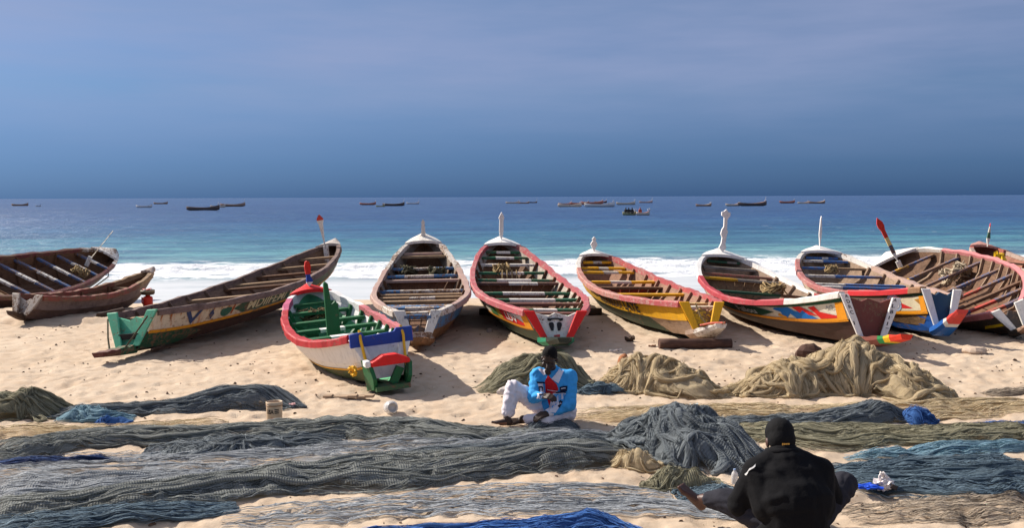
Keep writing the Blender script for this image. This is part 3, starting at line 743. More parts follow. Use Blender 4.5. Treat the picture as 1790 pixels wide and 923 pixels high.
mb = MB(); mb.prism([(-.25, 0), (.25, 0), (.25, .055), (.09, .125), (-.09, .125), (-.25, .045)], (-.38, 0, .37), (0, -1, 0), (0, 0, 1), .16); mb.build('spur_beam', RDB, o, bevel=.01)
mb = MB(); mb.box((-.37, .285, .405), (.15, .07, .08)); mb.build('beam_end', WH, o, bevel=.01)
mb = MB(); mb.box((-.28, 0, .09), (.44, .44, .06)); mb.build('spur_floor', PT((.05, .11, .05), .3), o)
mb = MB(); mb.box((-.38, -.08, .22), (.06, .10, .22), Matrix.Rotation(.5, 3, 'X')); mb.build('spur_knee', GR, o)
for sd in (1, -1):
    mb = MB(); mb.tube([(-.05, sd * .27, zt + .09), (-.12, sd * .28, zt - .02), (-.2, sd * .26, .45), (-.32, sd * .24, .30)], .019, 6); mb.build('lashing', ROPEY, o)
for sd in (1, -1): hull_patch(h, sd, [(.0, .80), (.25, .58), (.55, .32), (.98, .15), (.98, 1.0), (.0, 1.0)], WH, o, 'painted_panel', 1.0, 2.0, out=.012, cuts=6)
hull_patch(h, 1, [(.0, .72), (.25, .50), (.55, .24), (.55, .33), (.25, .60), (.0, .83)], PT((.72, .38, .02), .1), o, 'yellow_band', 1.0, 2.0, out=.02, cuts=5)
mb = MB(); q = h.pt(1, .03, 1.74, .05)
for k in range(9):
    a = k * 2.4; mb.tube([q + Vector((.06 * math.cos(a), .03, .05 * math.sin(a))), q + Vector((.10 * math.cos(a + 1), .06 + .02 * (k % 3), .06 * math.sin(a + 1))), q + Vector((.05 * math.cos(a + 2.4), .04, .06 * math.sin(a + 2.4)))], .014, 5)
mb.build('rope_knot', ROPEY, o)

# -- blue weathered boat
WBL = PT((.06, .17, .34), .5); WWH = PT((.58, .53, .48), .5); WPK = PT((.36, .22, .19), .5, wood=(.3, .2, .15)); WRL = PT((.40, .27, .235), .45, wood=(.34, .24, .19))
o, h, at = make_boat('weathered blue and cream boat with a scalloped white bow deck behind the green boat', P_['blue_weathered'], dict(
    bottom=wood((.14, .07, .03), (.32, .17, .08)), lower=wood((.16, .08, .035), (.36, .2, .09)), upper=PT((.07, .19, .36), .42), rail=[(.12, WWH), (.72, WRL), (1, WWH)], lining=wood((.1, .075, .055), (.3, .24, .19)), deck=PT((.72, .68, .62), .25), scallop=True,
    thwarts=[(.03, seg(WBL, WOODIN)), (.10, seg(WOODLT, WWH)), (.17, seg(WBL, WWH, .3, .7), .08), (.22, seg(WOODLT, WBL, .2, .8)), (.235, seg(WBL, WWH, .24, .7)), (.33, [(1, WOODLT)]), (.42, seg(WOODLT, WWH)), (.48, [(1, WOODLT)]), (.54, seg(WBL, WWH, .24, .95)), (.67, [(1, WRL)]), (.715, seg(WBL, WWH, .24, .66)), (.785, seg(WBL, WWH, .26, .7)), (.885, [(1, WOODLT)]), (.91, [(1, WRL)])],
    bulk=[.68], bulkmat=wood((.12, .055, .03), (.30, .15, .085)), post=('turned', .40, [(1, PT((.66, .62, .57), .3))], dict(s=.978)),
    panel=PT((.07, .10, .16), .6), wing=PT((.74, .69, .62), .3), cut=.62, wing_w=.42, spur=[(.3, wood((.12, .045, .02), (.35, .17, .07))), (1, wood((.16, .07, .03), (.42, .22, .10)))], spur_len=.55, spur_w=.26, rake=.30))
BOATS['blue_weathered'] = (o, h, at)
mb = MB(); mb.box((-.02, .0, h.top(0) - .06), (.06, .66, .07)); mb.build('stern_beam', WBL, o)
for sd in (1, -1):
    mb = MB(); mb.box((-.10, sd * .18, .40), (.05, .07, .30)); mb.build('transom_post', WBL, o)
mb = MB(); mb.prism([(-.22, 0), (.26, 0), (.22, .1), (-.18, .1)], (-.40, 0, .22), (0, -1, 0), (.1, 0, 1), .04); mb.build('white_batten', WWH, o)

# -- white, red and green boat in the middle
PKR = PT((.40, .10, .11), .38, wood=(.35, .2, .17)); GRW = PT((.02, .10, .05), .38); WHT = PT((.66, .62, .57), .32)
OR = PT((.72, .30, .015), .15)
o, h, at = make_boat('boat with pinkish red rails and green and white thwarts behind the man in blue', P_['red_white'], dict(
    bottom=PT((.02, .05, .025), .3), lower=PT((.02, .055, .028), .3), upper=PT((.66, .60, .50), .3), rail=[(1, PKR)], strip=OR, band=PT((.03, .022, .05), .15), lining=wood((.24, .19, .15), (.5, .44, .37)), deck=PT((.76, .74, .71), .18),
    thwarts=[(.02, seg(GRW, WHT, .3, .75)), (.08, [(1, PT((.14, .05, .035), .4))]), (.14, seg(GRW, WHT)), (.25, [(1, PT((.14, .05, .035), .4))]), (.33, seg(GRW, WHT, .26, .75)), (.455, seg(GRW, WHT, .26, .72)), (.60, seg(PT((.10, .05, .04), .4), WHT, .4, .75)), (.64, seg(GRW, WHT, .27, .7)), (.725, seg(GRW, WHT, .34, .68)), (.81, [(1, WHT)]), (.878, seg(GRW, WHT, .3, .7)), (.93, seg(GRW, WHT, .3, .72))],
    bulk=[.61], bulkmat=wood((.12, .05, .028), (.32, .16, .09)), post=('spear', .66, [(1, PT((.78, .76, .74), .12))], dict(s=.972, wid=1.1)),
    panel=PT((.70, .67, .62), .25), wing=PT((.60, .025, .02), .12), wing_w=.27, cut=.93, spur=[(.4, PT((.03, .22, .12), .2)), (1, PT((.012, .02, .015), .1))], spur_len=.72, spur_w=.30, spur_rise=.12, wing_up=.03))
BOATS['red_white'] = (o, h, at)
hull_patch(h, 1, [(.0, .10), (.10, .70), (.0, .70)], PT((.62, .60, .60), .15), o, 'painted_panel')
hull_patch(h, 1, [(.0, .10), (.165, .10), (.175, .70), (.115, .70)], PT((.58, .025, .015), .1), o, 'painted_panel')
hull_patch(h, 1, [(.165, .10), (.175, .70), (.24, .70), (.27, .10)], PT((.50, .36, .02), .3), o, 'painted_panel')
hull_patch(h, 1, [(.20, .15), (.205, .70), (.26, .66), (.25, .12)], PT((.05, .16, .05), .3), o, 'painted_panel', out=.024)
hull_text(h, 1, 'LDV', .135, .065, .20, .64, PT((.75, .72, .68), .1), o)
hull_patch(h, 1, [(.0, .0), (.035, .0), (.03, 1), (.0, 1)], OR, o, 'corner_board', out=.026)
hull_patch(h, -1, [(.0, .0), (.035, .0), (.03, 1), (.0, 1)], OR, o, 'corner_board', out=.026)
zt = h.top(0)
def stern_pt(at_, f, z, off=-.012): return at_(f, z) + Vector((.05 + off, 0, 0))
def stern_poly(at_, poly, mat, parent, name='painted_mark', off=-.012):
    V = [stern_pt(at_, f, z, off) for f, z in poly]
    return mesh_from(name, V, [tuple(range(len(V)))[::-1]], parent, mat)
for sg in (1, -1):       # a pair of black painted figures on the white stern
    ell = [(sg * .17 + .10 * math.cos(a) * (1 + .18 * math.sin(3 * a)), .37 + .085 * math.sin(a) * (1 + .25 * math.cos(2 * a))) for a in np.linspace(0, 2 * math.pi, 18)[:-1]]
    stern_poly(at, ell, BLACKP, o)
    stern_poly(at, [(sg * .20, .45), (sg * .30, .46), (sg * .30, .50), (sg * .08, .49)][::sg], BLACKP, o, off=-.015)
stern_poly(at, [(-.16, .475), (.16, .475), (.16, .50), (-.16, .50)], BLACKP, o, off=-.018)
stern_poly(at, [(-.30, .17), (.16, .17), (.12, .24), (-.24, .25)], PT((.5, .05, .05), .3), o, 'painted_panel', off=-.015)

# -- yellow boat
YL = PT((.74, .40, .012), .22, wood=(.3, .2, .1)); PKY = PT((.38, .085, .085), .36, wood=(.36, .2, .17)); YW = PT((.66, .60, .50), .3)
o, h, at = make_boat('yellow boat with black lettering on its side and a short white bow post', P_['yellow'], dict(
    bottom=PT((.016, .04, .022), .3), lower=PT((.018, .045, .024), .35), upper=PT((.70, .38, .02), .22, wood=(.35, .24, .13)), railL=[(.25, PKY), (.8, PT((.40, .17, .14), .45, wood=(.36, .22, .18))), (1, WHT)], railR=[(1, PKY)], inside=wood((.16, .08, .05), (.36, .2, .13)), deck=PT((.75, .72, .68), .2),
    thwarts=[(.08, seg(PT((.6, .5, .36), .4), YW)), (.20, [(1, PT((.6, .42, .2), .4))]), (.60, seg(WOODIN, WOODIN), .14), (.435, [(1, YL)]), (.665, seg(YL, YW)), (.805, seg(YL, YW, .42, .7)), (.86, seg(YL, YW, .4, .62)), (.935, seg(YL, YW))],
    bulk=[.61], bulkmat=PT((.34, .045, .03), .4), post=('bottle', .36, [(1, PT((.72, .69, .67), .2))], dict(s=.975)),
    panel=PT((.66, .42, .06), .5), wing=YL, cut=.84, wing_w=.36, spur=[(.25, wood((.25, .15, .1), (.5, .38, .3))), (1, PT((.66, .62, .58), .45))], spur_len=.85, spur_w=.30, spur_rise=.24, wing_up=.04))
BOATS['yellow'] = (o, h, at)
hull_text(h, 1, 'MOUKAIDOU', .44, .272, .20, .84, PT((.05, .028, .018), .25), o, bold=.03)
hull_text(h, 1, 'LAYE', .255, .175, .16, .86, PT((.022, .014, .01), .2), o, bold=.03)
hull_patch(h, 1, [(.36, .02), (.985, .02), (.985, .96), (.44, .96)], PT((.56, .33, .06), .30), o, 'painted_panel', out=.019)
hull_patch(h, 1, [(.0, .55), (.14, .95), (.04, .98), (.0, .98)], wood((.22, .14, .09), (.42, .3, .21)), o, 'bare_patch', 1.0, 2.0, out=.008)
hull_patch(h, 1, [(.0, .0), (.09, .0), (.15, 1.0), (.0, 1.0)], wood((.26, .17, .11), (.46, .34, .25)), o, 'bare_patch', 1.0, 2.0, out=.007)
mb = MB(); mb.tube([(-.06, .12, h.top(0) + .02), (-.14, .04, .42), (-.34, -.12, .22)], .014, 6); mb.build('lashing', ROPE, o)
mb = MB(); mb.tube([(-.62, .22, .36), (-.80, .10, .42), (-1.0, -.05, .45)], .02, 6); mb.build('spur_edge', PT((.5, .1, .06), .3), o)

# -- boat with the blue and red pattern
RDP = PT((.36, .045, .055), .3, wood=(.3, .17, .15)); DKG = PT((.012, .06, .03), .2); MRN = PT((.15, .04, .03), .35)
o, h, at = make_boat('boat with blue and red swirls on its side and a tall carved white bow post', P_['patterned'], dict(
    bottom=PT((.035, .012, .008), .2, wood=(.06, .03, .02)), lower=PT((.032, .010, .007), .18, wood=(.06, .03, .02)), upper=PT((.70, .65, .53), .2), railL=[(.155, PT(W, .15)), (.72, RDP), (1, WH)], railR=[(.62, RDP), (1, WH)], strip=OR, band=DKG, inside=wood((.14, .09, .06), (.34, .24, .17)), deck=PT((.78, .76, .73), .15),
    thwarts=[(.18, [(1, WOODIN)]), (.30, [(1, PT((.16, .12, .08), .5))]), (.45, [(1, WOODIN)]), (.63, seg(DKG, WOODIN, .7, .9)), (.785, seg(PT((.65, .36, .05), .3), WOODGY, .45, .98)), (.83, [(1, PT((.28, .10, .09), .5))]), (.895, [(1, WOODGY)]), (.955, seg(DKG, WOODGY, .6, .9))],
    bulk=[.79], post=('cross', .98, [(1, PT((.78, .76, .74), .12))], dict(s=.972, wid=1.0)),
    panel=MRN, wing=PT((.78, .75, .72), .1), cut=.93, wing_w=.22, spur=[(.50, MRN), (.60, PT((.02, .2, .06), .2)), (.76, PT((.72, .45, .02), .2)), (1, PT((.6, .05, .03), .2))], spur_len=1.15, spur_w=.24, spur_rise=.22, wing_up=.015))
BOATS['patterned'] = (o, h, at)
PB = PT((.02, .16, .48), .12); PR = PT((.60, .03, .025), .12)
hull_patch(h, 1, [(.205, .40), (.27, .70), (.56, .70), (.56, .08), (.27, .08)], DKG, o, 'painted_panel')
hull_text(h, 1, 'Fallou', .375, .275, .2, .6, PT((.6, .64, .6), .2), o, slant=.010)
hull_patch(h, 1, [(.205, .60), (.195, .68), (.150, .70), (.105, .12), (.135, .08), (.150, .34), (.165, .12), (.178, .10), (.18, .42)], PB, o)
hull_patch(h, 1, [(.135, .45), (.115, .10), (.072, .10), (.095, .30), (.108, .52)], PB, o, out=.022)
hull_patch(h, 1, [(.137, .70), (.112, .72), (.070, .24), (.095, .30), (.108, .52), (.118, .40)], PR, o, out=.024)
hull_patch(h, 1, [(.090, .64), (.072, .68), (.064, .42), (.006, .10), (.066, .10), (.078, .42)], PR, o, out=.023)
hull_patch(h, 1, [(.195, .2), (.19, .35), (.165, .16), (.172, .08)], PT((.65, .3, .02), .2), o, out=.024)
hull_patch(h, 1, [(.022, .55), (.012, .66), (.004, .5), (.012, .35)], PT((.45, .06, .04), .2), o, out=.022)
hull_text(h, 1, 'AG', .045, .025, .48, .64, PT((.2, .2, .2), .3), o)
hull_patch(h, 1, [(.0, .0), (.024, .0), (.018, .72), (.0, .72)], OR, o, 'corner_board', out=.027)
hull_patch(h, 1, [(.0, .72), (.018, .72), (.016, .93), (.0, .93)], DKG, o, 'corner_board', out=.03)
hull_patch(h, -1, [(.0, .0), (.045, .0), (.035, .92), (.0, .92)], OR, o, 'corner_board', out=.027)
zt = h.top(0)
for sd, txt in ((1, 'ADRC-117'), (-1, 'ALB1178')):
    top_ = at(sd * .88, zt) + Vector((-.062, 0, .03)); bot_ = at(0, .22) + Vector((-.062, sd * (inner_y(h, 0, .22) * .93), 0))
    dv = (bot_ - top_); n_ = len(txt)
    for k, ch in enumerate(txt):
        if ch == '-': continue
        c_ = top_ + dv * ((k + .5) / n_)
        flat_text(ch, c_ + Vector((0, .03, -.028)), (0, -1, 0), (dv.normalized() * -1), .018 if ch in '1I' else .055, .06, BLACKP, o, .02)
BOATS['patterned'] = (o, h, at)

# -- boat with the blue hull
BH = PT((.012, .07, .27), .3); REDR = PT((.48, .025, .03), .15)
BTH = PT((.05, .13, .33), .4)
o, h, at = make_boat('boat with a bright blue hull, red rail and thin white needle at the bow', P_['blue_hull'], dict(
    bottom=PT((.02, .05, .12), .4), lower=BH, upper=PT((.66, .58, .44), .2), railL=[(.03, wood((.2, .1, .05), (.42, .24, .13))), (.24, REDR), (.85, PT((.34, .12, .11), .4, wood=(.33, .2, .17))), (1, WHT)], railR=[(.8, PT((.42, .30, .26), .45, wood=(.4, .27, .2))), (1, WHT)], strip=OR, band=PT((.015, .06, .02), .2), inside=wood((.13, .08, .05), (.40, .28, .19)), deck=PT((.76, .73, .70), .18),
    thwarts=[(.12, seg(BTH, BTH)), (.22, seg(BTH, PT((.6, .58, .55), .4), .4, .9)), (.36, [(1, WOODLT)]), (.54, [(.3, WHT), (1, BTH)]), (.59, [(.38, WHT), (1, BTH)]), (.72, [(.4, WHT), (1, BTH)]), (.825, [(.5, BTH), (1, WOODLT)]), (.91, [(.45, WHT), (1, BTH)]), (.95, seg(BTH, WHT, .5, .7))],
    post=('spike', .78, [(1, PT((.78, .76, .74), .12))], dict(s=.972)),
    panel=PT((.015, .05, .10), .2), wing=PT((.76, .74, .71), .1), cut=.92, wing_w=.34, spur=[(.45, PT((.015, .10, .36), .15)), (.62, PT((.7, .68, .66), .2)), (1, PT((.56, .07, .06), .25))], spur_len=.80, spur_w=.20, spur_rise=.42, wing_up=.015))
BOATS['blue_hull'] = (o, h, at)
hull_patch(h, 1, [(.0, .1), (.0, .70), (.10, .70), (.10, .1)], PT((.66, .58, .40), .2), o, 'painted_panel')
hull_patch(h, 1, [(.035, .20), (.085, .66), (.082, .24)], PT((.58, .03, .03), .1), o, out=.024)
hull_patch(h, 1, [(.012, .30), (.026, .6), (.008, .62), (.004, .4)], PT((.42, .2, .04), .2), o, out=.024)
hull_patch(h, 1, [(.0, .0), (.016, .0), (.012, .72), (.0, .72)], OR, o, 'corner_board', out=.027)
ring = lambda r0, r1: [(.083 + .020 * r0 * math.cos(a), .50 + .42 * r1 * math.sin(a)) for a in np.linspace(0, 2 * math.pi, 19)[:-1]]
hull_patch(h, 1, ring(1, 1), PT((.35, .42, .52), .2), o, out=.027); hull_patch(h, 1, ring(.72, .72), PT((.72, .68, .66), .1), o, out=.031); hull_patch(h, 1, ring(.38, .38), PR, o, out=.035)
hull_patch(h, 1, [(.03, .3), (.13, .45), (.13, 1), (.0, 1)], wood((.08, .04, .02), (.30, .18, .08)), o, 'bare_patch', 1.0, 2.0, out=.008)

# -- heeled pink-railed boat
PKL = PT((.52, .20, .20), .28, wood=(.4, .25, .2)); TB = PT((.04, .085, .20), .6); TR = PT((.38, .05, .035), .5); TY = PT((.50, .28, .04), .5)
BRI = wood((.06, .030, .017), (.24, .135, .08))
o, h, at = make_boat('big boat heeled far over with pink rails and blue and red thwarts', P_['pink_tilted'], dict(
    bottom=PT((.02, .015, .013), .3), lower=PT((.03, .02, .015), .3), upper=PT((.05, .04, .03), .3), rail=[(.86, PKL), (1, WHT)], inside=BRI, deck=PT((.72, .68, .63), .2),
    thwarts=[(.10, seg(TB, TR, .35, .66)), (.20, seg(TB, TR)), (.28, [(1, BRI)]), (.40, seg(TB, TR, .42, .72)), (.52, [(1, TB)]), (.66, [(.5, WOODLT), (1, TB)]), (.78, [(.45, TY), (1, TB)]), (.89, seg(TB, TY, .4, .6))],
    ribs=[.08 + .07 * k for k in range(12)], ribmat=wood((.16, .10, .065), (.40, .29, .2)), post=('oar', 1.15, [(.18, PT(W, .2)), (.36, TB), (.54, PT((.72, .55, .25), .2)), (1, PT((.55, .035, .02), .12))], dict(s=.90, below=.2, lean=.05, tilt=.0)),
    panel=PT((.05, .04, .035), .3), wing=PT((.74, .71, .66), .15), cut=.85, wing_w=.5, spur=[(.5, PT((.03, .025, .02), .3)), (1, wood((.25, .14, .09), (.5, .33, .24)))], spur_len=.8, spur_w=.2, spur_rise=.2))
BOATS['pink_tilted'] = (o, h, at)
hull_patch(h, 1, [(.0, .0), (.06, .0), (.05, .22), (.0, .22)], PT((.72, .5, .03), .15), o, 'yellow_edge', out=.02)

# -- boat behind on the right
RB = PT((.42, .11, .08), .35)
o, h, at = make_boat('reddish boat half hidden behind the heeled pink one, with a banded bow post', P_['back_right'], dict(
    bottom=WOODDK, lower=WOODDK, upper=RB, rail=[(.9, PT((.40, .30, .25), .4)), (1, RB)], inside=wood((.2, .08, .05), (.42, .2, .14)), deck=PT((.5, .26, .22), .3),
    thwarts=[(.3, [(1, WOODLT)]), (.5, [(1, RB)]), (.65, [(1, RB)]), (.78, [(1, WOODLT)])], post=('plain', .60, [(.35, PT(W, .3)), (.6, PT((.05, .12, .08), .3)), (.85, PT((.5, .48, .42), .3)), (1, PT((.45, .05, .06), .2))], dict(s=.93, wid=1.6)),
    panel=WOODIN, wing=WHT, spur=[(1, WOODDK)]))
BOATS['back_right'] = (o, h, at)

# ------------------------------------------------------------------ fishing nets spread on the sand
def net_mat(name, dark, mid, light, mesh=0.0, cut=0.42, trans=0.45):
    t = NT(name); v = t.coords((1, 1, 1), 'UV')
    st = t.noise(t.coords((0.9, 9, 1), 'UV'), 1.0, 5, 0.65); fi = t.noise(t.coords((5, 55, 1), 'UV'), 1.0, 4, 0.7); bl = t.noise(v, 1.7, 4, 0.6); fz = t.noise(v, 70, 3, 0.7)
    c = t.mix(t.ramp(t.math('ADD', t.math('MULTIPLY', st, 0.6), t.math('MULTIPLY', fi, 0.4)), 0.36, 0.66), dark, light)
    c = t.mix(t.ramp(bl, 0.35, 0.7), c, mid)
    c = t.mix(t.math('MULTIPLY', t.ramp(fz, 0.42, 0.75), 0.65), c, light)
    h = t.math('ADD', fi, t.math('MULTIPLY', fz, 0.8))
    if mesh > 0:
        wv = t.n('ShaderNodeTexWave', wave_type='BANDS', bands_direction='X'); wv.inputs['Scale'].default_value = 15.0; wv.inputs['Distortion'].default_value = 1.5; wv.inputs['Detail'].default_value = 2.0
        t.l(v, wv.inputs['Vector'])
        c = t.mix(t.math('MULTIPLY', wv.outputs['Fac'], mesh), c, light); h = t.math('ADD', h, wv.outputs['Fac'])
    at = t.n('ShaderNodeAttribute'); at.attribute_name = 'net_cover'
    a = t.math('ADD', at.outputs['Fac'], t.math('ADD', t.math('MULTIPLY', t.math('SUBTRACT', st, 0.5), 0.9), t.math('ADD', t.math('MULTIPLY', t.math('SUBTRACT', fi, 0.5), 0.9), t.math('MULTIPLY', t.math('SUBTRACT', bl, 0.5), 1.5))))
    a = t.ramp(a, cut - 0.16, cut + 0.2)
    d = t.bsdf(c, 0.9, t.bump(h, 0.55, 0.014), 0.15)
    tr = t.n('ShaderNodeBsdfTranslucent'); t.l(c, tr.inputs['Color'])
    m1 = t.n('ShaderNodeMixShader'); m1.inputs[0].default_value = trans; t.l(d, m1.inputs[1]); t.l(tr.outputs[0], m1.inputs[2])
    tp = t.n('ShaderNodeBsdfTransparent'); m2 = t.n('ShaderNodeMixShader'); t.l(a, m2.inputs[0]); t.l(tp.outputs[0], m2.inputs[1]); t.l(m1.outputs[0], m2.inputs[2])
    return t.done(m2.outputs[0])
def strand_mat(name, col): return plain(name, col, 0.85, 0.35, 30, 0.1, 0.2)

NETC = dict(
    bluegrey=((.050, .060, .068), (.135, .158, .175), (.32, .355, .375)), olive=((.10, .09, .055), (.27, .25, .16), (.48, .45, .32)),
    darkgreen=((.065, .070, .063), (.205, .217, .20), (.44, .455, .43)), tan=((.28, .195, .095), (.57, .44, .255), (.76, .64, .44)),
    pale=((.17, .185, .205), (.34, .365, .39), (.55, .57, .585)), blue=((.012, .04, .17), (.035, .12, .42), (.12, .28, .60)),
    navy=((.014, .024, .08), (.03, .06, .18), (.08, .14, .30)), teal=((.032, .052, .072), (.085, .132, .17), (.23, .31, .37)),
    cyan=((.08, .17, .23), (.19, .35, .45), (.42, .58, .65)), brown=((.20, .16, .12), (.40, .32, .24), (.58, .49, .38)))
NM = {}; SM = {}
def netm(k, mesh=0.0):
    if (k, mesh) not in NM: NM[(k, mesh)] = net_mat('net_' + k, *NETC[k], mesh=mesh)
    return NM[(k, mesh)]
def strm(k):
    if k not in SM:
        d, m, l = NETC[k]; SM[k] = [strand_mat('net_cord_' + k, tuple(x * .8 for x in d)), strand_mat('net_cord_light_' + k, tuple((a + b) / 2 for a, b in zip(m, l)))]
    return SM[k]

def strands_mesh(name, P, r, parent, mats, rs):
    """P: (n, m, 3) paths -> thin three-sided cords joined into one part"""
    n, m, _ = P.shape
    T = np.gradient(P, axis=1); T /= np.linalg.norm(T, axis=-1, keepdims=True) + 1e-9
    A = np.cross(T, np.array([0.1, 0.2, 1.0])); A /= np.linalg.norm(A, axis=-1, keepdims=True) + 1e-9; B = np.cross(T, A)
    rr = r * rs.uniform(.6, 1.5, (n, 1, 1))
    V = np.stack([P + rr * (A * math.cos(w) + B * math.sin(w)) for w in (0.5, 2.6, 4.7)], 2)      # n, m, 3, 3
    i = (np.arange(n)[:, None, None] * m + np.arange(m - 1)[None, :, None]) * 3 + np.arange(3)[None, None, :]
    j = (np.arange(n)[:, None, None] * m + np.arange(m - 1)[None, :, None]) * 3 + (np.arange(3)[None, None, :] + 1) % 3
    Fc = np.stack([i, j, j + 3, i + 3], -1).reshape(-1, 4)
    mi = np.repeat((rs.uniform(0, 1, n) < 0.55).astype(np.int32), (m - 1) * 3)
    o = mesh_from(name, V.reshape(-1, 3), Fc, parent, mats, True, mi)
    o['kind'] = 'stuff'
    return o

def net(label, line, half, heights, col, seed, mesh=0.0, warp=0.06, dens=1.0, fold=1.0, fv=(3.2, 8.0, 19.0), fu=0.55, strands=120, edge=0.30, q=0.75, lump=0.35, du=0.028, dv=0.022, group='fishing nets spread on the sand', loft=0.0, name='fishing_net', fuzz=1.0, slen=(0.8, 2.6), bundles=None, brad=None):
    """line: places in the photograph along the middle of the net, half: half width in metres, heights: along the line"""
    pts = np.array([ground(x, y)[:2] for x, y in line]); seg_ = np.r_[0, np.cumsum(np.linalg.norm(np.diff(pts, axis=0), axis=1))]; L = seg_[-1]
    hh = heights if isinstance(heights, (list, tuple)) else [heights] * len(line)
    wd = half if isinstance(half, (list, tuple)) else [half] * len(line)
    ug = np.linspace(0, L, 200)
    def sm(a):
        a = np.interp(ug, seg_, a); k = max(3, int(200 * 0.22 / L) | 1); k = min(k, 61); return np.convolve(np.pad(a, k // 2, 'edge'), np.ones(k) / k, 'valid')
    cx, cy, ch, cw = sm(pts[:, 0]), sm(pts[:, 1]), sm(hh), sm(wd)
    tx, ty = np.gradient(cx), np.gradient(cy); ln = np.hypot(tx, ty) + 1e-9; nx, ny = -ty / ln, tx / ln
    def place(u, v):
        I = lambda a: np.interp(u, ug, a)
        w = I(cw) * (1 + 0.28 * noise2(u * 1.3 + 9, np.sign(v) * 3 + 0 * u, seed) + 0.10 * noise2(u * 5, np.sign(v) * 3 + 0 * u, seed + 1))
        vm = v * w
        x = I(cx) + I(nx) * vm; y = I(cy) + I(ny) * vm
        # ends taper off
        e = sstep(0, min(0.5, 0.3 * L), u) * sstep(0, min(0.5, 0.3 * L), L - u); e = 0.15 + 0.85 * e
        x = x + 0; hgt = I(ch)
        env = np.clip(1 - np.abs(v) ** 2.0, 0, 1) ** q * e
        lu = 1 - lump + lump * (0.5 + 1.0 * np.abs(fbm(u * 2.2, vm * 2.2, seed + 2, 3))) * 1.6
        wu = u + warp * 2.2 * fbm(u * 1.7, vm * 2.4, seed + 3, 3); wv = vm + warp * 2.2 * fbm(u * 1.7 + 31, vm * 2.4, seed + 4, 3)
        B = 0
        for k, (f_, a_) in enumerate(zip(fv, (1.0, 0.5, 0.22))):
            B = B + a_ * np.sqrt(np.abs(noise2(wu * f_ * (fu * 0.3 if warp < 0.2 else fu), wv * f_, seed + 5 + k)) + 1e-4)
        z = sand_height(x, y) + 0.004 + loft + env * hgt * lu * 0.75 + fold * (0.25 + 0.75 * env) * (B - 0.55) * (0.020 + 0.22 * hgt) * (0.2 + 0.8 * sstep(0, 0.35, env))
        z = np.maximum(z, sand_height(x, y) + 0.003)
        d = dens * (0.25 + 0.75 * sstep(0.0, edge * 2, env)) * (0.85 + 0.5 * fbm(u * 1.2, vm * 2.5, seed + 9, 3)) + 0.10 * (B - 0.6)
        return x, y, z, d, vm
    nu = max(8, int(L / du)); nv = max(8, int(2 * max(wd) / dv))
    U, Vv = np.meshgrid(np.linspace(0, L, nu), np.linspace(-1, 1, nv), indexing='ij')
    x, y, z, d, vm = place(U, Vv)
    c = ground(*line[len(line) // 2]); base = Vector((c.x, c.y, float(sand_height(c.x, c.y))))
    o = thing(name, label, 'fishing net', base, group=group)
    bz = np.array(base)
    mesh_from('net_folds', np.stack([x, y, z], -1).reshape(-1, 3) - bz, grid_faces(nu, nv), o, netm(col, mesh), True, uv=np.stack([U, vm], -1).reshape(-1, 2), attrs=dict(net_cover=d))
    if bundles is None: bundles = int((95 if warp >= .2 else 12) * L * float(np.mean(wd)) * (1 if dens > .7 else .25)) + 2
    if brad is None: brad = .012 + .040 * float(np.max(hh)) if warp >= .2 else .010 + .085 * float(np.mean(hh))
    def make_bundles():
        rs = np.random.RandomState(seed + 300); nb = bundles; m = 30; k8 = 8
        ln_ = np.minimum(rs.uniform(.5, 1.5, nb) * (1 if warp >= .2 else 1.8), L * .7); uu = np.zeros((nb, m)); vv_ = np.zeros((nb, m)); uu[:, 0] = rs.uniform(0, 1, nb) * (L - ln_ * .4); vv_[:, 0] = rs.uniform(-.85, .85, nb)
        a0 = rs.uniform(-1, 1, nb) * (1.5 if warp >= .2 else .12) + (rs.uniform(0, 1, nb) < .5) * math.pi * (warp >= .2); wmean = float(np.mean(wd)); st = ln_ / m
        for k in range(1, m):
            a = a0 + (3.4 if warp >= .2 else .55) * noise2(uu[:, k - 1] * 1.5 + 3, vv_[:, k - 1] * wmean * 1.5, seed + 46)
            uu[:, k] = uu[:, k - 1] + st * np.cos(a); vv_[:, k] = vv_[:, k - 1] + st * np.sin(a) / wmean
        uu = np.clip(uu, 0, L); vv_ = np.clip(vv_, -1.0, 1.0)
        X, Y, Zz, _, _ = place(uu, vv_)
        t_ = np.linspace(0, 1, m)[None]; r = brad * rs.uniform(.4, 1.35, (nb, 1)) * np.clip(np.sin(math.pi * t_), 0, 1) ** .55 * (1 + .45 * noise2(uu * 5, vv_ * 7, seed + 47)) + .002
        P = np.stack([X, Y, Zz + r * .35], -1) - bz
        for _ in range(3): P[:, 1:-1] = (P[:, :-2] + 2 * P[:, 1:-1] + P[:, 2:]) / 4
        T = np.gradient(P, axis=1); T /= np.linalg.norm(T, axis=-1, keepdims=True) + 1e-9
        A = np.cross(T, np.array([0.05, 0.1, 1.0])); A /= np.linalg.norm(A, axis=-1, keepdims=True) + 1e-9; Bn = np.cross(T, A)
        V = []; UV = []
        for k in range(k8):
            w = 2 * math.pi * k / k8; rr = (r * (1 + .22 * noise2(uu * 9 + k, vv_ * 9 + k * 3, seed + 48)))[..., None]; V.append(P + rr * (A * math.cos(w) * 1.25 + Bn * math.sin(w) * .8)); UV.append(np.stack([uu + np.arange(nb)[:, None] * 1.7, np.full_like(uu, k / k8 * brad * 6) + np.arange(nb)[:, None] * .9], -1))
        V = np.stack(V, 2).reshape(-1, 3); UV = np.stack(UV, 2).reshape(-1, 2)
        b = (np.arange(nb)[:, None, None] * m + np.arange(m - 1)[None, :, None]) * k8; i = b + np.arange(k8)[None, None]; j = b + (np.arange(k8)[None, None] + 1) % k8
        ns = int(4 if warp >= .2 else 3); pk = []
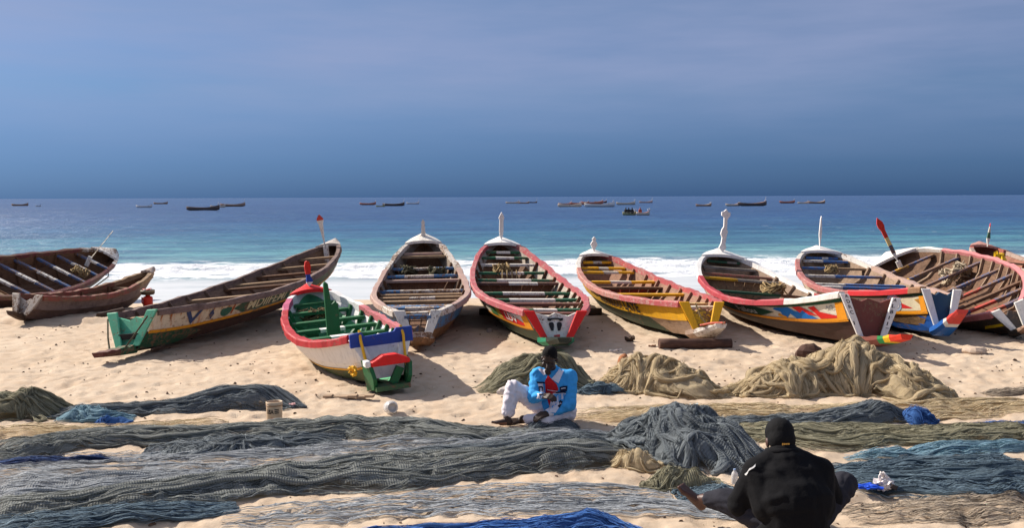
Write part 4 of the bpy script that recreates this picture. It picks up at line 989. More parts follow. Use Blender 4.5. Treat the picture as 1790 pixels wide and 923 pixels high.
        for k in range(ns):
            w = rs.uniform(0.2, 2.9, (nb, 1)) + 1.1 * noise2(uu * 3 + k * 7, vv_ * 5 + k, seed + 60); rr = (r * 1.03 + .002 + .010 * np.abs(noise2(uu * 6 + k, vv_ * 6, seed + 61)))[..., None]
            pk.append(P + rr * (A * (np.cos(w) * 1.25)[..., None] + Bn * (np.sin(w) * .8)[..., None] * np.where(Bn[..., 2:3] < 0, -1, 1)))
        extra.append(np.concatenate(pk)[:, 2:28])
        mesh_from('net_bundles', V, np.stack([i, j, j + k8, i + k8], -1).reshape(-1, 4), o, netm(col, mesh), True, uv=UV, attrs=dict(net_cover=np.full(len(V), (.50 if warp >= .2 else .55) + .25 * dens)))['kind'] = 'stuff'
    extra = []; make_bundles()
    if strands:
        rs = np.random.RandomState(seed + 100); m = 26; strands = int(strands * .45)
        def paths(n, l0, l1, lift, wob, vmax=1.0):
            ln_ = np.minimum(rs.uniform(l0, l1, n), L * 0.8); u0 = rs.uniform(-0.05, 1, n) * np.maximum(0.05, L - ln_ * .6); v0 = rs.uniform(-vmax, vmax, n); tt = np.linspace(0, 1, m)
            if warp < 0.2:
                uu = u0[:, None] + ln_[:, None] * tt[None]; vv_ = v0[:, None] + wob * noise2(uu * 1.1, v0[:, None] * 7 + 0 * uu, seed + 40) + 0.06 * noise2(uu * 6, v0[:, None] * 23 + 0 * uu, seed + 41)
            else:                                  # follow the swirl of the folds
                uu = np.zeros((n, m)); vv_ = np.zeros((n, m)); uu[:, 0] = u0; vv_[:, 0] = v0; st = ln_ / m * 0.8; wmean = float(np.mean(wd))
                for k in range(1, m):
                    a = 4.2 * noise2(uu[:, k - 1] * 1.7, vv_[:, k - 1] * wmean * 1.7, seed + 44) + rs.uniform(-.25, .25, n)
                    uu[:, k] = uu[:, k - 1] + st * np.cos(a); vv_[:, k] = vv_[:, k - 1] + st * np.sin(a) / wmean
            uu = np.clip(uu, 0, L); vv_ = np.clip(vv_, -1.12, 1.12)
            X, Y, Zz, _, _ = place(uu, vv_)
            lf = lift * np.abs(noise2(uu * 3 + v0[:, None] * 50, v0[:, None] * 90, seed + 42)) + 0.003
            return np.stack([X, Y, Zz + lf], -1) - bz
        strands_mesh('loose_cords', np.concatenate([paths(strands, slen[0], slen[1], 0.012 * fuzz, 0.30), paths(strands // 2, 0.15, 0.5, 0.04 * fuzz, 0.5)] + extra), 0.0017, o, strm(col), rs)
    return o

G1 = 'fishing nets spread on the sand'
net('grey brown heap of net cut by the left edge, left of the light blue tuft', [(-70, 728), (0, 726), (60, 722), (115, 726)], .34, [.20, .26, .30, .06], 'olive', 3, warp=.22, fold=1.1, strands=260)
net('dark blue grey net rolled into a long bank behind the cream bucket', [(60, 727), (180, 722), (300, 718), (370, 711), (430, 707), (480, 708), (518, 716)], [.22, .22, .2, .26, .3, .28, .15], [.06, .11, .13, .22, .27, .25, .03], 'bluegrey', 5, warp=.10, strands=420)
net('light blue tuft of net in front of the dark bank at far left', [(95, 732), (150, 729), (195, 731), (240, 730)], [.14, .17, .13, .06], [.10, .15, .09, .02], 'cyan', 8, warp=.24, strands=160)
net('bright blue scrap of net at the foot of the dark bank', [(165, 736), (200, 737), (235, 734)], [.06, .08, .05], [.05, .07, .03], 'blue', 9, warp=.24, strands=90)
net('pale sandy film of net between the two dark banks at left', [(-70, 760), (80, 752), (250, 748), (400, 744)], .30, .02, 'tan', 11, dens=.42, strands=120, fuzz=.6)
net('long green grey ridge of net from the left edge to the bare feet', [(-70, 800), (40, 790), (130, 775), (240, 765), (350, 768), (440, 762), (520, 757), (620, 752), (720, 756), (860, 766), (1000, 766)], [.34, .34, .30, .28, .30, .36, .34, .34, .34, .34, .34], [.12, .13, .12, .13, .11, .15, .13, .13, .11, .05, .06], 'darkgreen', 14, dens=.85, warp=.10, strands=900, slen=(.6, 2.2))
net('blue grey tousled net lying against the long ridge below the bucket', [(250, 790), (340, 786), (430, 782), (520, 778), (610, 772)], [.22, .34, .40, .34, .2], [.05, .09, .11, .09, .04], 'bluegrey', 15, warp=.22, dens=.8, strands=420)
net('pale gauzy net with sand showing through below the long ridge', [(-70, 822), (120, 818), (330, 808), (560, 800), (760, 790), (940, 776), (1080, 768)], [.5, .5, .6, .7, .7, .6, .4], [.035, .035, .04, .04, .05, .07, .08], 'pale', 17, dens=.42, strands=700, fuzz=.7)
net('narrow navy net strip near the left edge', [(-70, 817), (40, 813), (130, 810), (232, 804)], [.10, .11, .10, .06], [.05, .06, .06, .03], 'navy', 19, dens=1.0, strands=160)
net('blue grey smooth net between the navy strip and the dark mesh band', [(-70, 862), (120, 853), (300, 842), (460, 832), (640, 818)], [.36, .36, .32, .26, .14], [.06, .06, .06, .05, .03], 'pale', 21, mesh=.35, dens=.75, strands=420, fuzz=.6)
net('dark broad band of mesh net stretching from lower left to the middle heap', [(-70, 898), (100, 888), (280, 872), (450, 852), (620, 838), (800, 822), (960, 806), (1100, 790)], [.26, .26, .3, .38, .42, .42, .40, .36], [.09, .10, .12, .15, .16, .15, .16, .18], 'darkgreen', 23, mesh=.55, dens=.95, warp=.04, strands=900, fuzz=.7, fold=1.25)
net('light grey upper sheet of net above the dark mesh band in the middle', [(560, 820), (700, 806), (850, 792), (1000, 776), (1090, 770)], [.10, .2, .26, .3, .3], [.05, .07, .09, .10, .12], 'bluegrey', 25, mesh=.4, dens=.75, strands=420, fuzz=.7)
net('blue heap of net in the middle, left of the man in black', [(1080, 782), (1130, 776), (1190, 782), (1250, 800), (1330, 818)], [.38, .52, .52, .46, .36], [.30, .46, .44, .34, .22], 'bluegrey', 27, mesh=.25, warp=.20, fold=1.25, strands=900, fv=(2.6, 6.5, 15), fu=.8)
net('yellow brown crumpled piece of net at the front of the blue heap', [(1058, 806), (1095, 812), (1130, 818), (1160, 815)], [.10, .15, .16, .10], [.10, .17, .17, .10], 'tan', 29, warp=.24, fold=1.5, strands=160, fv=(5, 11, 24), fu=.9)
net('dark olive bundle of net at the foot of the blue heap by the bare foot', [(1120, 846), (1165, 850), (1215, 848), (1265, 845)], [.10, .17, .17, .10], [.10, .17, .14, .07], 'olive', 31, mesh=.3, warp=.20, fold=1.2, strands=220, fv=(4, 9, 20), fu=.9)
net('frayed blue grey net under the bare foot of the man in black', [(1180, 872), (1240, 868), (1300, 872), (1330, 885)], [.12, .2, .24, .2], [.05, .09, .09, .05], 'teal', 33, warp=.2, dens=.9, strands=300)
net('olive heap of net right behind the man in blue', [(828, 684), (870, 680), (925, 674), (980, 672), (1035, 680)], [.16, .36, .48, .46, .24], [.06, .24, .46, .44, .14], 'olive', 35, warp=.12, fold=1.2, strands=600, fv=(3.2, 7, 16), fu=.7)
net('small blue grey clump between the olive heap and the tan heap', [(1005, 687), (1045, 686), (1100, 686)], [.14, .17, .12], [.08, .12, .08], 'teal', 37, warp=.22, strands=200)
net('tan tangled heap of net, right of the man in blue', [(1058, 682), (1110, 676), (1160, 678), (1220, 688), (1290, 692)], [.24, .46, .46, .36, .16], [.22, .46, .42, .26, .06], 'tan', 39, warp=.26, fold=1.3, strands=600, fv=(2.8, 6.5, 14), fu=.95)
net('largest tan heap of net with a tall peak in front of the patterned boat', [(1285, 690), (1340, 684), (1400, 682), (1450, 680), (1490, 680), (1540, 684), (1600, 695), (1690, 706)], [.22, .46, .5, .55, .6, .55, .42, .2], [.12, .34, .42, .52, .68, .50, .34, .05], 'tan', 41, warp=.26, fold=1.3, strands=1100, fv=(2.2, 5.5, 13), fu=.95)
net('flat tan net film spread between the tan heaps and the man in black', [(1000, 728), (1120, 728), (1250, 724), (1400, 728), (1560, 722), (1830, 708)], [.3, .42, .5, .5, .45, .4], [.05, .07, .08, .06, .06, .05], 'tan', 43, dens=.52, strands=700, fuzz=.8)
net('olive tan folded net sheet behind the head of the man in black', [(1210, 758), (1320, 764), (1450, 768), (1600, 766), (1830, 752)], [.25, .36, .42, .42, .34], [.06, .09, .12, .10, .08], 'olive', 45, dens=.78, strands=600, fuzz=.8)
net('blue grey ridge of net right of the head of the man in black', [(1200, 742), (1300, 742), (1400, 744), (1480, 738), (1550, 730), (1610, 734)], [.12, .14, .18, .22, .26, .2], [.05, .06, .12, .17, .22, .12], 'bluegrey', 47, warp=.16, strands=420)
net('vivid blue tuft of net at the end of the blue grey ridge', [(1575, 738), (1605, 736), (1640, 739)], [.12, .16, .08], [.10, .17, .05], 'blue', 49, warp=.24, strands=260)
net('thin violet blue net edge at the right side above the cyan streak', [(1630, 752), (1720, 748), (1830, 744)], [.08, .12, .12], [.03, .04, .04], 'blue', 51, dens=.7, strands=160)
net('broad teal blue net sheet filling the lower right', [(1420, 836), (1540, 838), (1660, 836), (1830, 828)], [.4, .56, .62, .62], [.07, .08, .09, .09], 'teal', 53, dens=.85, strands=900, fuzz=.8, warp=.08)
net('cyan streaked net along the top of the teal sheet', [(1470, 800), (1580, 794), (1700, 788), (1830, 780)], [.07, .12, .15, .16], [.06, .07, .07, .06], 'cyan', 55, dens=.8, strands=260)
net('brownish sparse net over sand at the lower right corner', [(1470, 905), (1600, 897), (1720, 890), (1830, 884)], [.22, .3, .32, .32], .03, 'brown', 57, dens=.30, strands=420, fuzz=.6)
net('bright blue net along the bottom edge in the centre', [(480, 955), (640, 943), (800, 937), (940, 930), (1050, 918), (1120, 934)], [.10, .10, .11, .13, .17, .10], [.05, .06, .06, .07, .14, .04], 'blue', 59, dens=.85, warp=.12, strands=420)
net('ragged dark blue net at the bottom left corner', [(-70, 925), (100, 918), (260, 905), (420, 888)], [.2, .22, .24, .12], [.06, .07, .08, .04], 'teal', 61, dens=.80, warp=.12, strands=420)
net('thin ragged net wisps over sand below the dark band', [(380, 912), (600, 893), (800, 878), (1000, 868), (1180, 868)], [.2, .32, .36, .36, .2], .022, 'pale', 63, dens=.22, strands=420, fuzz=.5)
net('sparse grey net film over sand in front of the blue heap', [(820, 895), (980, 890), (1140, 886), (1300, 900)], [.12, .2, .24, .2], .02, 'pale', 65, dens=.26, strands=260, fuzz=.5)
net('short brown strip of net on bare sand at the right edge', [(1715, 690), (1770, 686), (1840, 682)], [.10, .14, .14], [.03, .06, .06], 'brown', 67, strands=160)
net('grey net drawn up over the lap of the man in blue', [(915, 753), (948, 747), (985, 745), (1015, 747)], [.10, .16, .16, .08], [.05, .11, .09, .03], 'bluegrey', 69, warp=.10, strands=200)

# ------------------------------------------------------------------ people
def capsule(V, Fc, p0, r0, p1, r1, n=12):
    p0 = Vector(p0); p1 = Vector(p1); t = p1 - p0; L = t.length; t = t.normalized() if L > 1e-6 else Vector((0, 0, 1))
    a = t.orthogonal().normalized(); c = t.cross(a); b = len(V); rings = []
    for k in range(1, 5): w = math.pi / 2 * k / 4; rings.append((p0 - t * r0 * math.cos(w), r0 * math.sin(w)))
    for k in range(0, 4): w = math.pi / 2 * k / 4; rings.append((p1 + t * r1 * math.sin(w), r1 * math.cos(w)))
    V.append(tuple(p0 - t * r0))
    for q, r in rings:
        for k in range(n):
            w = 2 * math.pi * k / n; V.append(tuple(q + (a * math.cos(w) + c * math.sin(w)) * r))
    V.append(tuple(p1 + t * r1)); m = len(rings)
    for k in range(n): Fc.append((b, b + 1 + (k + 1) % n, b + 1 + k))
    for i in range(m - 1):
        for k in range(n): Fc.append((b + 1 + i * n + k, b + 1 + i * n + (k + 1) % n, b + 1 + (i + 1) * n + (k + 1) % n, b + 1 + (i + 1) * n + k))
    e = b + 1 + m * n
    for k in range(n): Fc.append((e, b + 1 + (m - 1) * n + k, b + 1 + (m - 1) * n + (k + 1) % n))
def ellipsoid(V, Fc, c, r, rot=None, n=16):
    b = len(V); c = Vector(c); m = 10
    for i in range(m + 1):
        w = math.pi * (i + 0.001) / (m + 0.002)
        for k in range(n):
            a = 2 * math.pi * k / n; p = Vector((r[0] * math.sin(w) * math.cos(a), r[1] * math.sin(w) * math.sin(a), r[2] * math.cos(w)))
            if rot is not None: p = rot @ p
            V.append(tuple(c + p))
    for i in range(m):
        for k in range(n): Fc.append((b + i * n + k, b + (i + 1) * n + k, b + (i + 1) * n + (k + 1) % n, b + i * n + (k + 1) % n))
    Fc.append(tuple(b + k for k in range(n))); Fc.append(tuple(b + m * n + k for k in range(n))[::-1])
def blob(name, parts, mats, parent, voxel=0.008, smooth=4, wrinkle=0.0, seed=1, wf=9.0):
    V, Fc = [], []
    for p in parts:
        if p[0] == 'c': capsule(V, Fc, *p[1:])
        else: ellipsoid(V, Fc, *p[1:])
    o = mesh_from(name, V, Fc, parent, mats, True)
    md = o.modifiers.new('r', 'REMESH'); md.mode = 'VOXEL'; md.voxel_size = voxel; md.use_smooth_shade = True
    sm_ = o.modifiers.new('s', 'SMOOTH'); sm_.factor = 0.5; sm_.iterations = smooth
    pm = o.parent; dg = bpy.context.evaluated_depsgraph_get(); me = bpy.data.meshes.new_from_object(o.evaluated_get(dg)); o.modifiers.clear()
    old = o.data; o.data = me; me.name = name; bpy.data.meshes.remove(old)
    if not me.materials:
        for m in (mats if isinstance(mats, (list, tuple)) else [mats]): me.materials.append(m)
    if wrinkle > 0:
        n = len(me.vertices); co = np.zeros(n * 3, np.float32); me.vertices.foreach_get('co', co); co = co.reshape(-1, 3); no = np.zeros(n * 3, np.float32); me.vertices.foreach_get('normal', no); no = no.reshape(-1, 3)
        d = np.abs(noise2(co[:, 0] * wf + co[:, 1] * 4 + 1.5 * noise2(co[:, 0] * 5, co[:, 2] * 5, seed), co[:, 2] * wf * 1.1 + co[:, 1] * 5, seed + 1)) * 1.3 - .4 + 0.4 * noise2(co[:, 0] * 22 + co[:, 1] * 9, co[:, 2] * 22, seed + 2)
        co = co + no * (d * wrinkle)[:, None]; me.vertices.foreach_set('co', co.astype(np.float32).ravel())
    me.polygons.foreach_set('use_smooth', np.ones(len(me.polygons), bool)); me.update()
    return o
def hand_parts(wrist, fwd, palm, size=1.0, curl=0.9, thumb_side=1):
    """five separate bent fingers and a thumb from the side of the palm"""
    w = Vector(wrist); f = Vector(fwd).normalized(); n = Vector(palm); n = (n - f * n.dot(f)).normalized(); s = f.cross(n) * thumb_side
    P = []; L = 0.09 * size
    for k in (-1, -.33, .33, 1): P.append(('c', w + s * k * .020 * size, .017 * size, w + f * L + s * k * .030 * size, .0125 * size))
    P.append(('c', w - f * .03, .024 * size, w + f * .03, .024 * size))
    for k, ln in ((1, .068), (.33, .080), (-.33, .075), (-1, .058)):
        b = w + f * L + s * k * .030 * size; d = f.copy(); ax = s
        for j, fr in enumerate((.45, .32, .25)):
            d = (d * math.cos(curl * (.55 + .3 * j)) + n * math.sin(curl * (.55 + .3 * j))).normalized()
            e = b + d * ln * fr * size * 1.15; P.append(('c', b, .0098 * size, e, .0084 * size)); b = e
    b = w + f * .030 * size + s * .024 * size
    e = b + (f * .6 + s * .7 + n * .35).normalized() * .042 * size; P.append(('c', b, .015 * size, e, .011 * size)); P.append(('c', e, .0105 * size, e + (f * .85 + n * .55).normalized() * .034 * size, .0088 * size))
    return P
def foot_parts(ankle, toe_dir, up, size=1.0):
    a = Vector(ankle); f = Vector(toe_dir).normalized(); u = Vector(up); u = (u - f * u.dot(f)).normalized(); s = f.cross(u); P = []
    P.append(('c', a, .036 * size, a - u * .045 * size - f * .035 * size, .035 * size))
    for k in (-1, 0, 1): P.append(('c', a - u * .035 * size - f * .01, .030 * size, a + f * .115 * size - u * .060 * size + s * k * .026 * size, .018 * size))
    P.append(('c', a - u * .05 * size - f * .04 * size, .030 * size, a + f * .06 * size - u * .062 * size, .028 * size))
    for k, ln, r in ((-1.15, .050, .015), (-.5, .046, .0115), (0.05, .042, .011), (.58, .037, .0105), (1.1, .032, .010)):
        b = a + f * .115 * size - u * .062 * size + s * k * .030 * size; P.append(('c', b, r * size, b + f * ln * size + u * .006, r * .9 * size))
    return P
def conform(target, polys, mat, parent, name, ray=(0, 1, 0), off=0.006, dens=0.02):
    """a flat patch laid on a garment: polygons in (x, z) of the person, dropped onto the cloth along ray"""
    bvh = BVHTree.FromPolygons([v.co for v in target.data.vertices], [tuple(p.vertices) for p in target.data.polygons]); r = Vector(ray).normalized()
    V, Fc = [], []
    for poly in polys:
        bm = bmesh.new(); bm.faces.new([bm.verts.new((x, 0, z)) for x, z in poly]); bmesh.ops.triangulate(bm, faces=bm.faces[:])
        for _ in range(5):
            es = [e for e in bm.edges if e.calc_length() > dens]
            if not es: break
            bmesh.ops.subdivide_edges(bm, edges=es, cuts=1); bmesh.ops.triangulate(bm, faces=bm.faces[:])
        bm.verts.index_update(); b = len(V); ok = {}
        for v in bm.verts:
            h_ = bvh.ray_cast(v.co - r * 3, r, 6)
            ok[v.index] = h_[0] is not None; V.append((h_[0] - r * off) if h_[0] is not None else v.co)
        Fc += [tuple(b + v.index for v in f.verts) for f in bm.faces if all(ok[v.index] for v in f.verts)]; bm.free()
    return mesh_from(name, V, Fc, parent, mat, True)
def conform_text(target, txt, x0, x1, z0, z1, mat, parent, shear=0.0, ray=(0, 1, 0), off=0.010):
    uv, Fc = text_geo(txt, 0.03); bvh = BVHTree.FromPolygons([v.co for v in target.data.vertices], [tuple(p.vertices) for p in target.data.polygons]); r = Vector(ray).normalized(); V = []
    for a, b in uv:
        p = Vector((x0 + (x1 - x0) * a, 0, z0 + (z1 - z0) * b + shear * a)); h_ = bvh.ray_cast(p - r * 3, r, 6); V.append((h_[0] - r * off) if h_[0] is not None else p)
    return mesh_from('lettering', V, Fc, parent, mat)

def cloth(name, col, var=.12, rough=.85, scale=45): return plain(name, col, rough, var, scale, .25, .15)
def skin(name, col): return plain(name, col, .5, .22, 12, .1, .4)
SKIN = skin('dark_skin', (.040, .021, .014)); HAIR = plain('black_hair', (.006, .005, .005), .9, .4, 90, .8, .2)
SOLE = skin('foot_sole_skin', (.23, .105, .06))

# the man in the blue jacket, facing the camera, mending a net
gp = ground(935, 742); MBZ = float(sand_height(gp.x, gp.y)) + .03
man = thing('person', 'man in a bright blue jacket and white trousers sitting barefoot, looking down', 'person', (gp.x, gp.y, MBZ), group='men sitting on the beach mending nets')
pel = Vector((.27, .16, .11)); che = Vector((.215, .10, .43)); nek = Vector((.18, .035, .58)); hd = Vector((.155, -.04, .70))
sR = Vector((.035, .07, .52)); sL = Vector((.38, .07, .50)); eR = Vector((-.01, -.06, .30)); eL = Vector((.37, -.06, .22)); wR = Vector((.08, -.17, .335)); wL = Vector((.13, -.20, .155))
hR = Vector((.17, .10, .11)); kR = Vector((-.235, .02, .39)); aR = Vector((-.30, -.06, .085)); hL = Vector((.34, .08, .11)); kL = Vector((.12, -.17, .085)); aL = Vector((-.13, -.02, .06))
rx = Matrix.Rotation(math.radians(26), 3, 'X') @ Matrix.Rotation(math.radians(-12), 3, 'Z')
B = [('c', pel, .12, che, .13), ('c', sR, .06, sL, .06), ('c', che, .10, nek, .055), ('c', nek, .055, hd, .058),
     ('e', hd + rx @ Vector((0, .012, .045)), (.076, .094, .098), rx), ('e', hd + rx @ Vector((0, -.035, -.045)), (.056, .062, .070), rx),
     ('c', hd + rx @ Vector((0, -.085, -.005)), .013, hd + rx @ Vector((0, -.108, -.032)), .019), ('c', hd + rx @ Vector((-.022, -.100, -.075)), .013, hd + rx @ Vector((.022, -.100, -.075)), .013),
     ('c', hd + rx @ Vector((-.022, -.096, -.090)), .012, hd + rx @ Vector((.022, -.096, -.090)), .012), ('e', hd + rx @ Vector((0, -.075, -.118)), (.034, .03, .024), rx),
     ('c', hd + rx @ Vector((-.05, -.070, .032)), .016, hd + rx @ Vector((.05, -.070, .032)), .016),
     ('e', hd + rx @ Vector((-.082, .012, -.008)), (.012, .022, .034), rx), ('e', hd + rx @ Vector((.082, .012, -.008)), (.012, .022, .034), rx),
     ('c', hd + rx @ Vector((-.046, -.062, -.022)), .026, hd + rx @ Vector((-.04, -.06, -.03)), .024), ('c', hd + rx @ Vector((.046, -.062, -.022)), .026, hd + rx @ Vector((.04, -.06, -.03)), .024),
     ('c', sR, .055, eR, .044), ('c', eR, .042, wR, .028), ('c', sL, .055, eL, .044), ('c', eL, .042, wL, .028),
     ('c', hR, .085, kR, .062), ('c', kR, .058, aR, .040), ('c', hL, .085, kL, .062), ('c', kL, .055, aL, .038)]
B += hand_parts(wR, (wR - eR) + Vector((.02, 0, -.02)), (.3, .3, -.6), 1.0, .85, 1) + hand_parts(wL, (-.85, -.35, -.2), (0, .5, -.6), 1.0, .7, -1)
B += foot_parts(aR + Vector((0, -.02, 0)), (-.95, -.22, .12), (0, .1, 1), 1.0) + foot_parts(aL, (-.9, -.15, .0), (0, -.7, .6), 1.0)
body = blob('body', B, [SKIN], man, .0065, 3)
hair = blob('hair', [('e', hd + rx @ Vector((0, .022, .062)), (.083, .098, .092), rx), ('e', hd + rx @ Vector((0, .05, .02)), (.080, .076, .085), rx)], HAIR, man, .009, 2, .004, 7, 40)
me_ = body.data; me_.materials.append(SOLE)
for p in me_.polygons:                             # paler soles and palms
    c_ = p.center
    if c_.z < .10 and c_.x < -.30 and p.normal.z < -.05: p.material_index = 1
BLJ = cloth('blue_jacket_cloth', (.055, .34, .72)); WHC = cloth('white_cotton', (.70, .66, .72)); WHT_ = cloth('white_trouser_cotton', (.72, .66, .70)); REDC = cloth('red_shirt_cloth', (.55, .015, .02)); NVC = cloth('navy_cloth', (.012, .016, .04))
J = [('c', pel + Vector((0, 0, .06)), .165, che, .170), ('c', che, .165, (nek + che) / 2, .125), ('c', sR, .080, sL, .080), ('c', sR, .084, eR, .072), ('c', eR, .072, wR - (wR - eR) * .14, .050), ('c', sL, .086, eL, .078), ('c', eL, .078, wL - (wL - eL) * .14, .052), ('c', sL, .085, che, .15), ('c', sR, .085, che, .15),
     ('e', (.22, .03, .22), (.17, .13, .12))]
jk = blob('jacket', J, [BLJ], man, .010, 4, .013, 3)
T = [('c', pel, .155, (pel + hR) / 2, .15), ('c', hR, .118, kR, .088), ('c', kR, .088, aR + (kR - aR) * .20, .078), ('c', hL, .105, kL, .075), ('c', kL, .07, aL + (kL - aL) * .22, .06), ('c', hR, .12, hL, .12)]
blob('trousers', T, [WHT_], man, .010, 3, .015, 5, 10)
for w_, e_ in ((wR, eR), (wL, eL)):
    d_ = (w_ - e_).normalized(); mb = MB(); mb.tube([w_ - d_ * .055, w_ - d_ * .02, w_ + d_ * .002], [.050, .047, .044], 14); mb.build('cuff', WHC, man, True)
def CP(x, y): return ((840 + x * .195 - 935) / 160.0 + .012, (742 - (580 + y * .195)) / 160.0 - .055)
conform(jk, [[CP(*p) for p in [(592, 345), (668, 425), (684, 470), (632, 530), (640, 590), (600, 610), (572, 500), (566, 400)]]], REDC, man, 'shirt')
conform(jk, [[CP(*p) for p in [(700, 215), (742, 300), (682, 415), (622, 378), (690, 300)]], [CP(*p) for p in [(545, 255), (508, 300), (555, 352), (580, 335)]]], WHC, man, 'collar', off=.012)
conform(jk, [[CP(*p) for p in [(500, 410), (548, 420), (566, 530), (532, 525)]], [CP(*p) for p in [(636, 505), (748, 498), (722, 560), (652, 650), (592, 640), (640, 580)]]], WHC, man, 'white_panel', off=.008)
conform(jk, [[CP(*p) for p in [(692, 448), (762, 438), (756, 482), (700, 492)]], [CP(*p) for p in [(494, 400), (566, 410), (566, 424), (496, 414)]], [CP(*p) for p in [(660, 492), (748, 486), (748, 500), (660, 506)]], [CP(*p) for p in [(690, 560), (722, 562), (690, 610), (672, 600)]]], NVC, man, 'navy_panel', off=.012)
x0, z0 = CP(645, 575); x1, z1 = CP(735, 515)
conform_text(jk, 'TIU', x0, x1, z0, z1, BLJ, man, .01, off=.016)
x0, z0 = CP(510, 500); x1, z1 = CP(552, 440)
conform_text(jk, 'D', x0, x1, z0, z1, NVC, man, off=.014)
conform(jk, [[CP(*p) for p in [(705, 460), (748, 454), (744, 462), (706, 468)]]], WHC, man, 'stripe', off=.017)
conform(jk, [[CP(*p) for p in [(585, 474), (676, 486), (676, 491), (585, 479)]]], WHC, man, 'stripe', off=.012)

# the man in the black jacket, seen from behind
gp = ground(1390, 958); MKZ = float(sand_height(gp.x, gp.y)) + .03
man2 = thing('person', 'man in a black jacket seen from behind, sitting on the nets in the foreground', 'person', (gp.x, gp.y, MKZ), group='men sitting on the beach mending nets')
pel = Vector((0, 0, .11)); che = Vector((-.01, .10, .36)); nek = Vector((-.035, .19, .535)); hd = Vector((-.04, .25, .605))
sR = Vector((.185, .13, .435)); sL = Vector((-.215, .13, .435)); eR = Vector((.275, .20, .24)); eL = Vector((-.30, .20, .20)); wR = Vector((.12, .40, .25)); wL = Vector((-.10, .42, .22))
hR = Vector((.10, .08, .11)); kR = Vector((.41, .33, .29)); aR = Vector((.12, .56, .08)); hL = Vector((-.10, .08, .11)); kL = Vector((-.38, .32, .19)); aL = Vector((-.505, .44, .16))
rx = Matrix.Rotation(math.radians(-28), 3, 'X') @ Matrix.Rotation(math.pi, 3, 'Z')
B = [('c', pel, .13, che, .14), ('c', sR, .06, sL, .06), ('c', che, .12, nek, .06), ('c', nek, .058, hd, .058),
     ('e', hd + rx @ Vector((0, .012, .045)), (.078, .098, .102), rx), ('e', hd + rx @ Vector((0, -.035, -.045)), (.058, .064, .072), rx), ('c', hd + rx @ Vector((0, -.085, -.005)), .013, hd + rx @ Vector((0, -.108, -.032)), .019),
     ('c', hd + rx @ Vector((-.022, -.10, -.08)), .014, hd + rx @ Vector((.022, -.10, -.08)), .014), ('c', hd + rx @ Vector((-.05, -.07, .032)), .016, hd + rx @ Vector((.05, -.07, .032)), .016),
     ('e', hd + rx @ Vector((-.084, .012, -.008)), (.013, .024, .036), rx), ('e', hd + rx @ Vector((.084, .012, -.008)), (.013, .024, .036), rx),
     ('c', sR, .058, eR, .046), ('c', eR, .044, wR, .029), ('c', sL, .058, eL, .046), ('c', eL, .044, wL, .029),
     ('c', hR, .09, kR, .064), ('c', kR, .058, aR, .042), ('c', hL, .09, kL, .064), ('c', kL, .058, aL, .038)]
B += hand_parts(wR, (-.7, .5, -.1), (-.3, -.2, -.8), 1.0, .8, 1) + hand_parts(wL, (.7, .5, -.1), (.3, -.2, -.8), 1.0, .8, -1)
B += foot_parts(aR, (-.8, .5, -.1), (0, 0, 1)) + foot_parts(aL, (-.55, .05, .62), (.60, -.50, .50), 1.0)
blob('body', B, [skin('brown_skin', (.075, .032, .022))], man2, .0065, 3)
CAP = cloth('black_cap_cloth', (.006, .006, .007))
blob('hair', [('e', hd + rx @ Vector((0, .020, .058)), (.096, .112, .100), rx), ('e', hd + rx @ Vector((0, .055, .005)), (.092, .078, .090), rx)], CAP, man2, .009, 3, .002, 9, 30)
BKJ = cloth('black_jacket_cloth', (.0048, .0048, .0062), .3, .9, 60); GRYT = cloth('dark_grey_trouser_cloth', (.024, .024, .032), .2, .9)
J = [('c', pel + Vector((0, .02, .03)), .205, Vector((0, .03, .25)), .215), ('c', Vector((-.06, .05, .28)), .20, Vector((-.085, .10, .385)), .15), ('c', Vector((.06, .05, .28)), .20, Vector((.06, .10, .385)), .15), ('c', che, .18, (nek + che) / 2, .15), ('c', (nek + che) / 2, .12, nek + Vector((0, -.01, .02)), .088),
     ('c', sR, .090, sL, .090), ('c', sR, .092, nek, .085), ('c', sL, .092, nek, .085), ('c', sR, .094, eR, .088), ('c', eR, .09, wR, .055), ('c', sL, .094, eL, .09), ('c', eL, .092, wL, .055), ('c', sR, .10, (.12, .06, .25), .15), ('c', sL, .10, (-.13, .06, .25), .15), ('c', (-.15, .03, .06), .09, (.15, .03, .06), .09)]
jk2 = blob('jacket', J, [BKJ], man2, .010, 6, .0065, 13, 5.0)
mb = MB(); ring_ = [nek + Vector((.096 * math.cos(a), .005 + .095 * math.sin(a), .022 - .02 * math.sin(a))) for a in np.linspace(0, 2 * math.pi, 25)[:-1]]
mb.tube(ring_, .022, 8, closed=True); mb.build('collar', BKJ, man2, True)
T = [('c', pel, .16, (pel + hR) / 2, .15), ('c', hR, .12, kR, .092), ('c', kR, .09, aR + (kR - aR) * .2, .075), ('c', hL, .12, kL, .088), ('c', kL, .088, aL + (kL - aL) * .38, .064), ('c', hR, .13, hL, .13)]
blob('trousers', T, [GRYT], man2, .010, 4, .010, 15, 11)
GOLD = cloth('gold_thread', (.65, .36, .08)); WSTR = cloth('white_stripe_cloth', (.7, .7, .7))
def CQ(px, py, dy=0): return ((px - 1388) / 238.0, (912 - py) / 238.0)
hr2 = [c for c in man2.children if c.name.startswith('hair')][0]
for k in range(4): conform(hr2, [[(-.060 + .013 * k, .612), (-.050 + .013 * k, .612), (-.050 + .013 * k, .628), (-.060 + .013 * k, .628)]], GOLD, man2, 'gold_letter', off=.006)
conform(jk2, [[(-.305, .43), (-.280, .475), (-.240, .505), (-.246, .492), (-.285, .46), (-.298, .425)]], WSTR, man2, 'shoulder_stripe', off=.006)
conform(jk2, [[(-.275, .175), (-.262, .175), (-.248, .085), (-.258, .085)]], GOLD, man2, 'pocket_trim', off=.008)
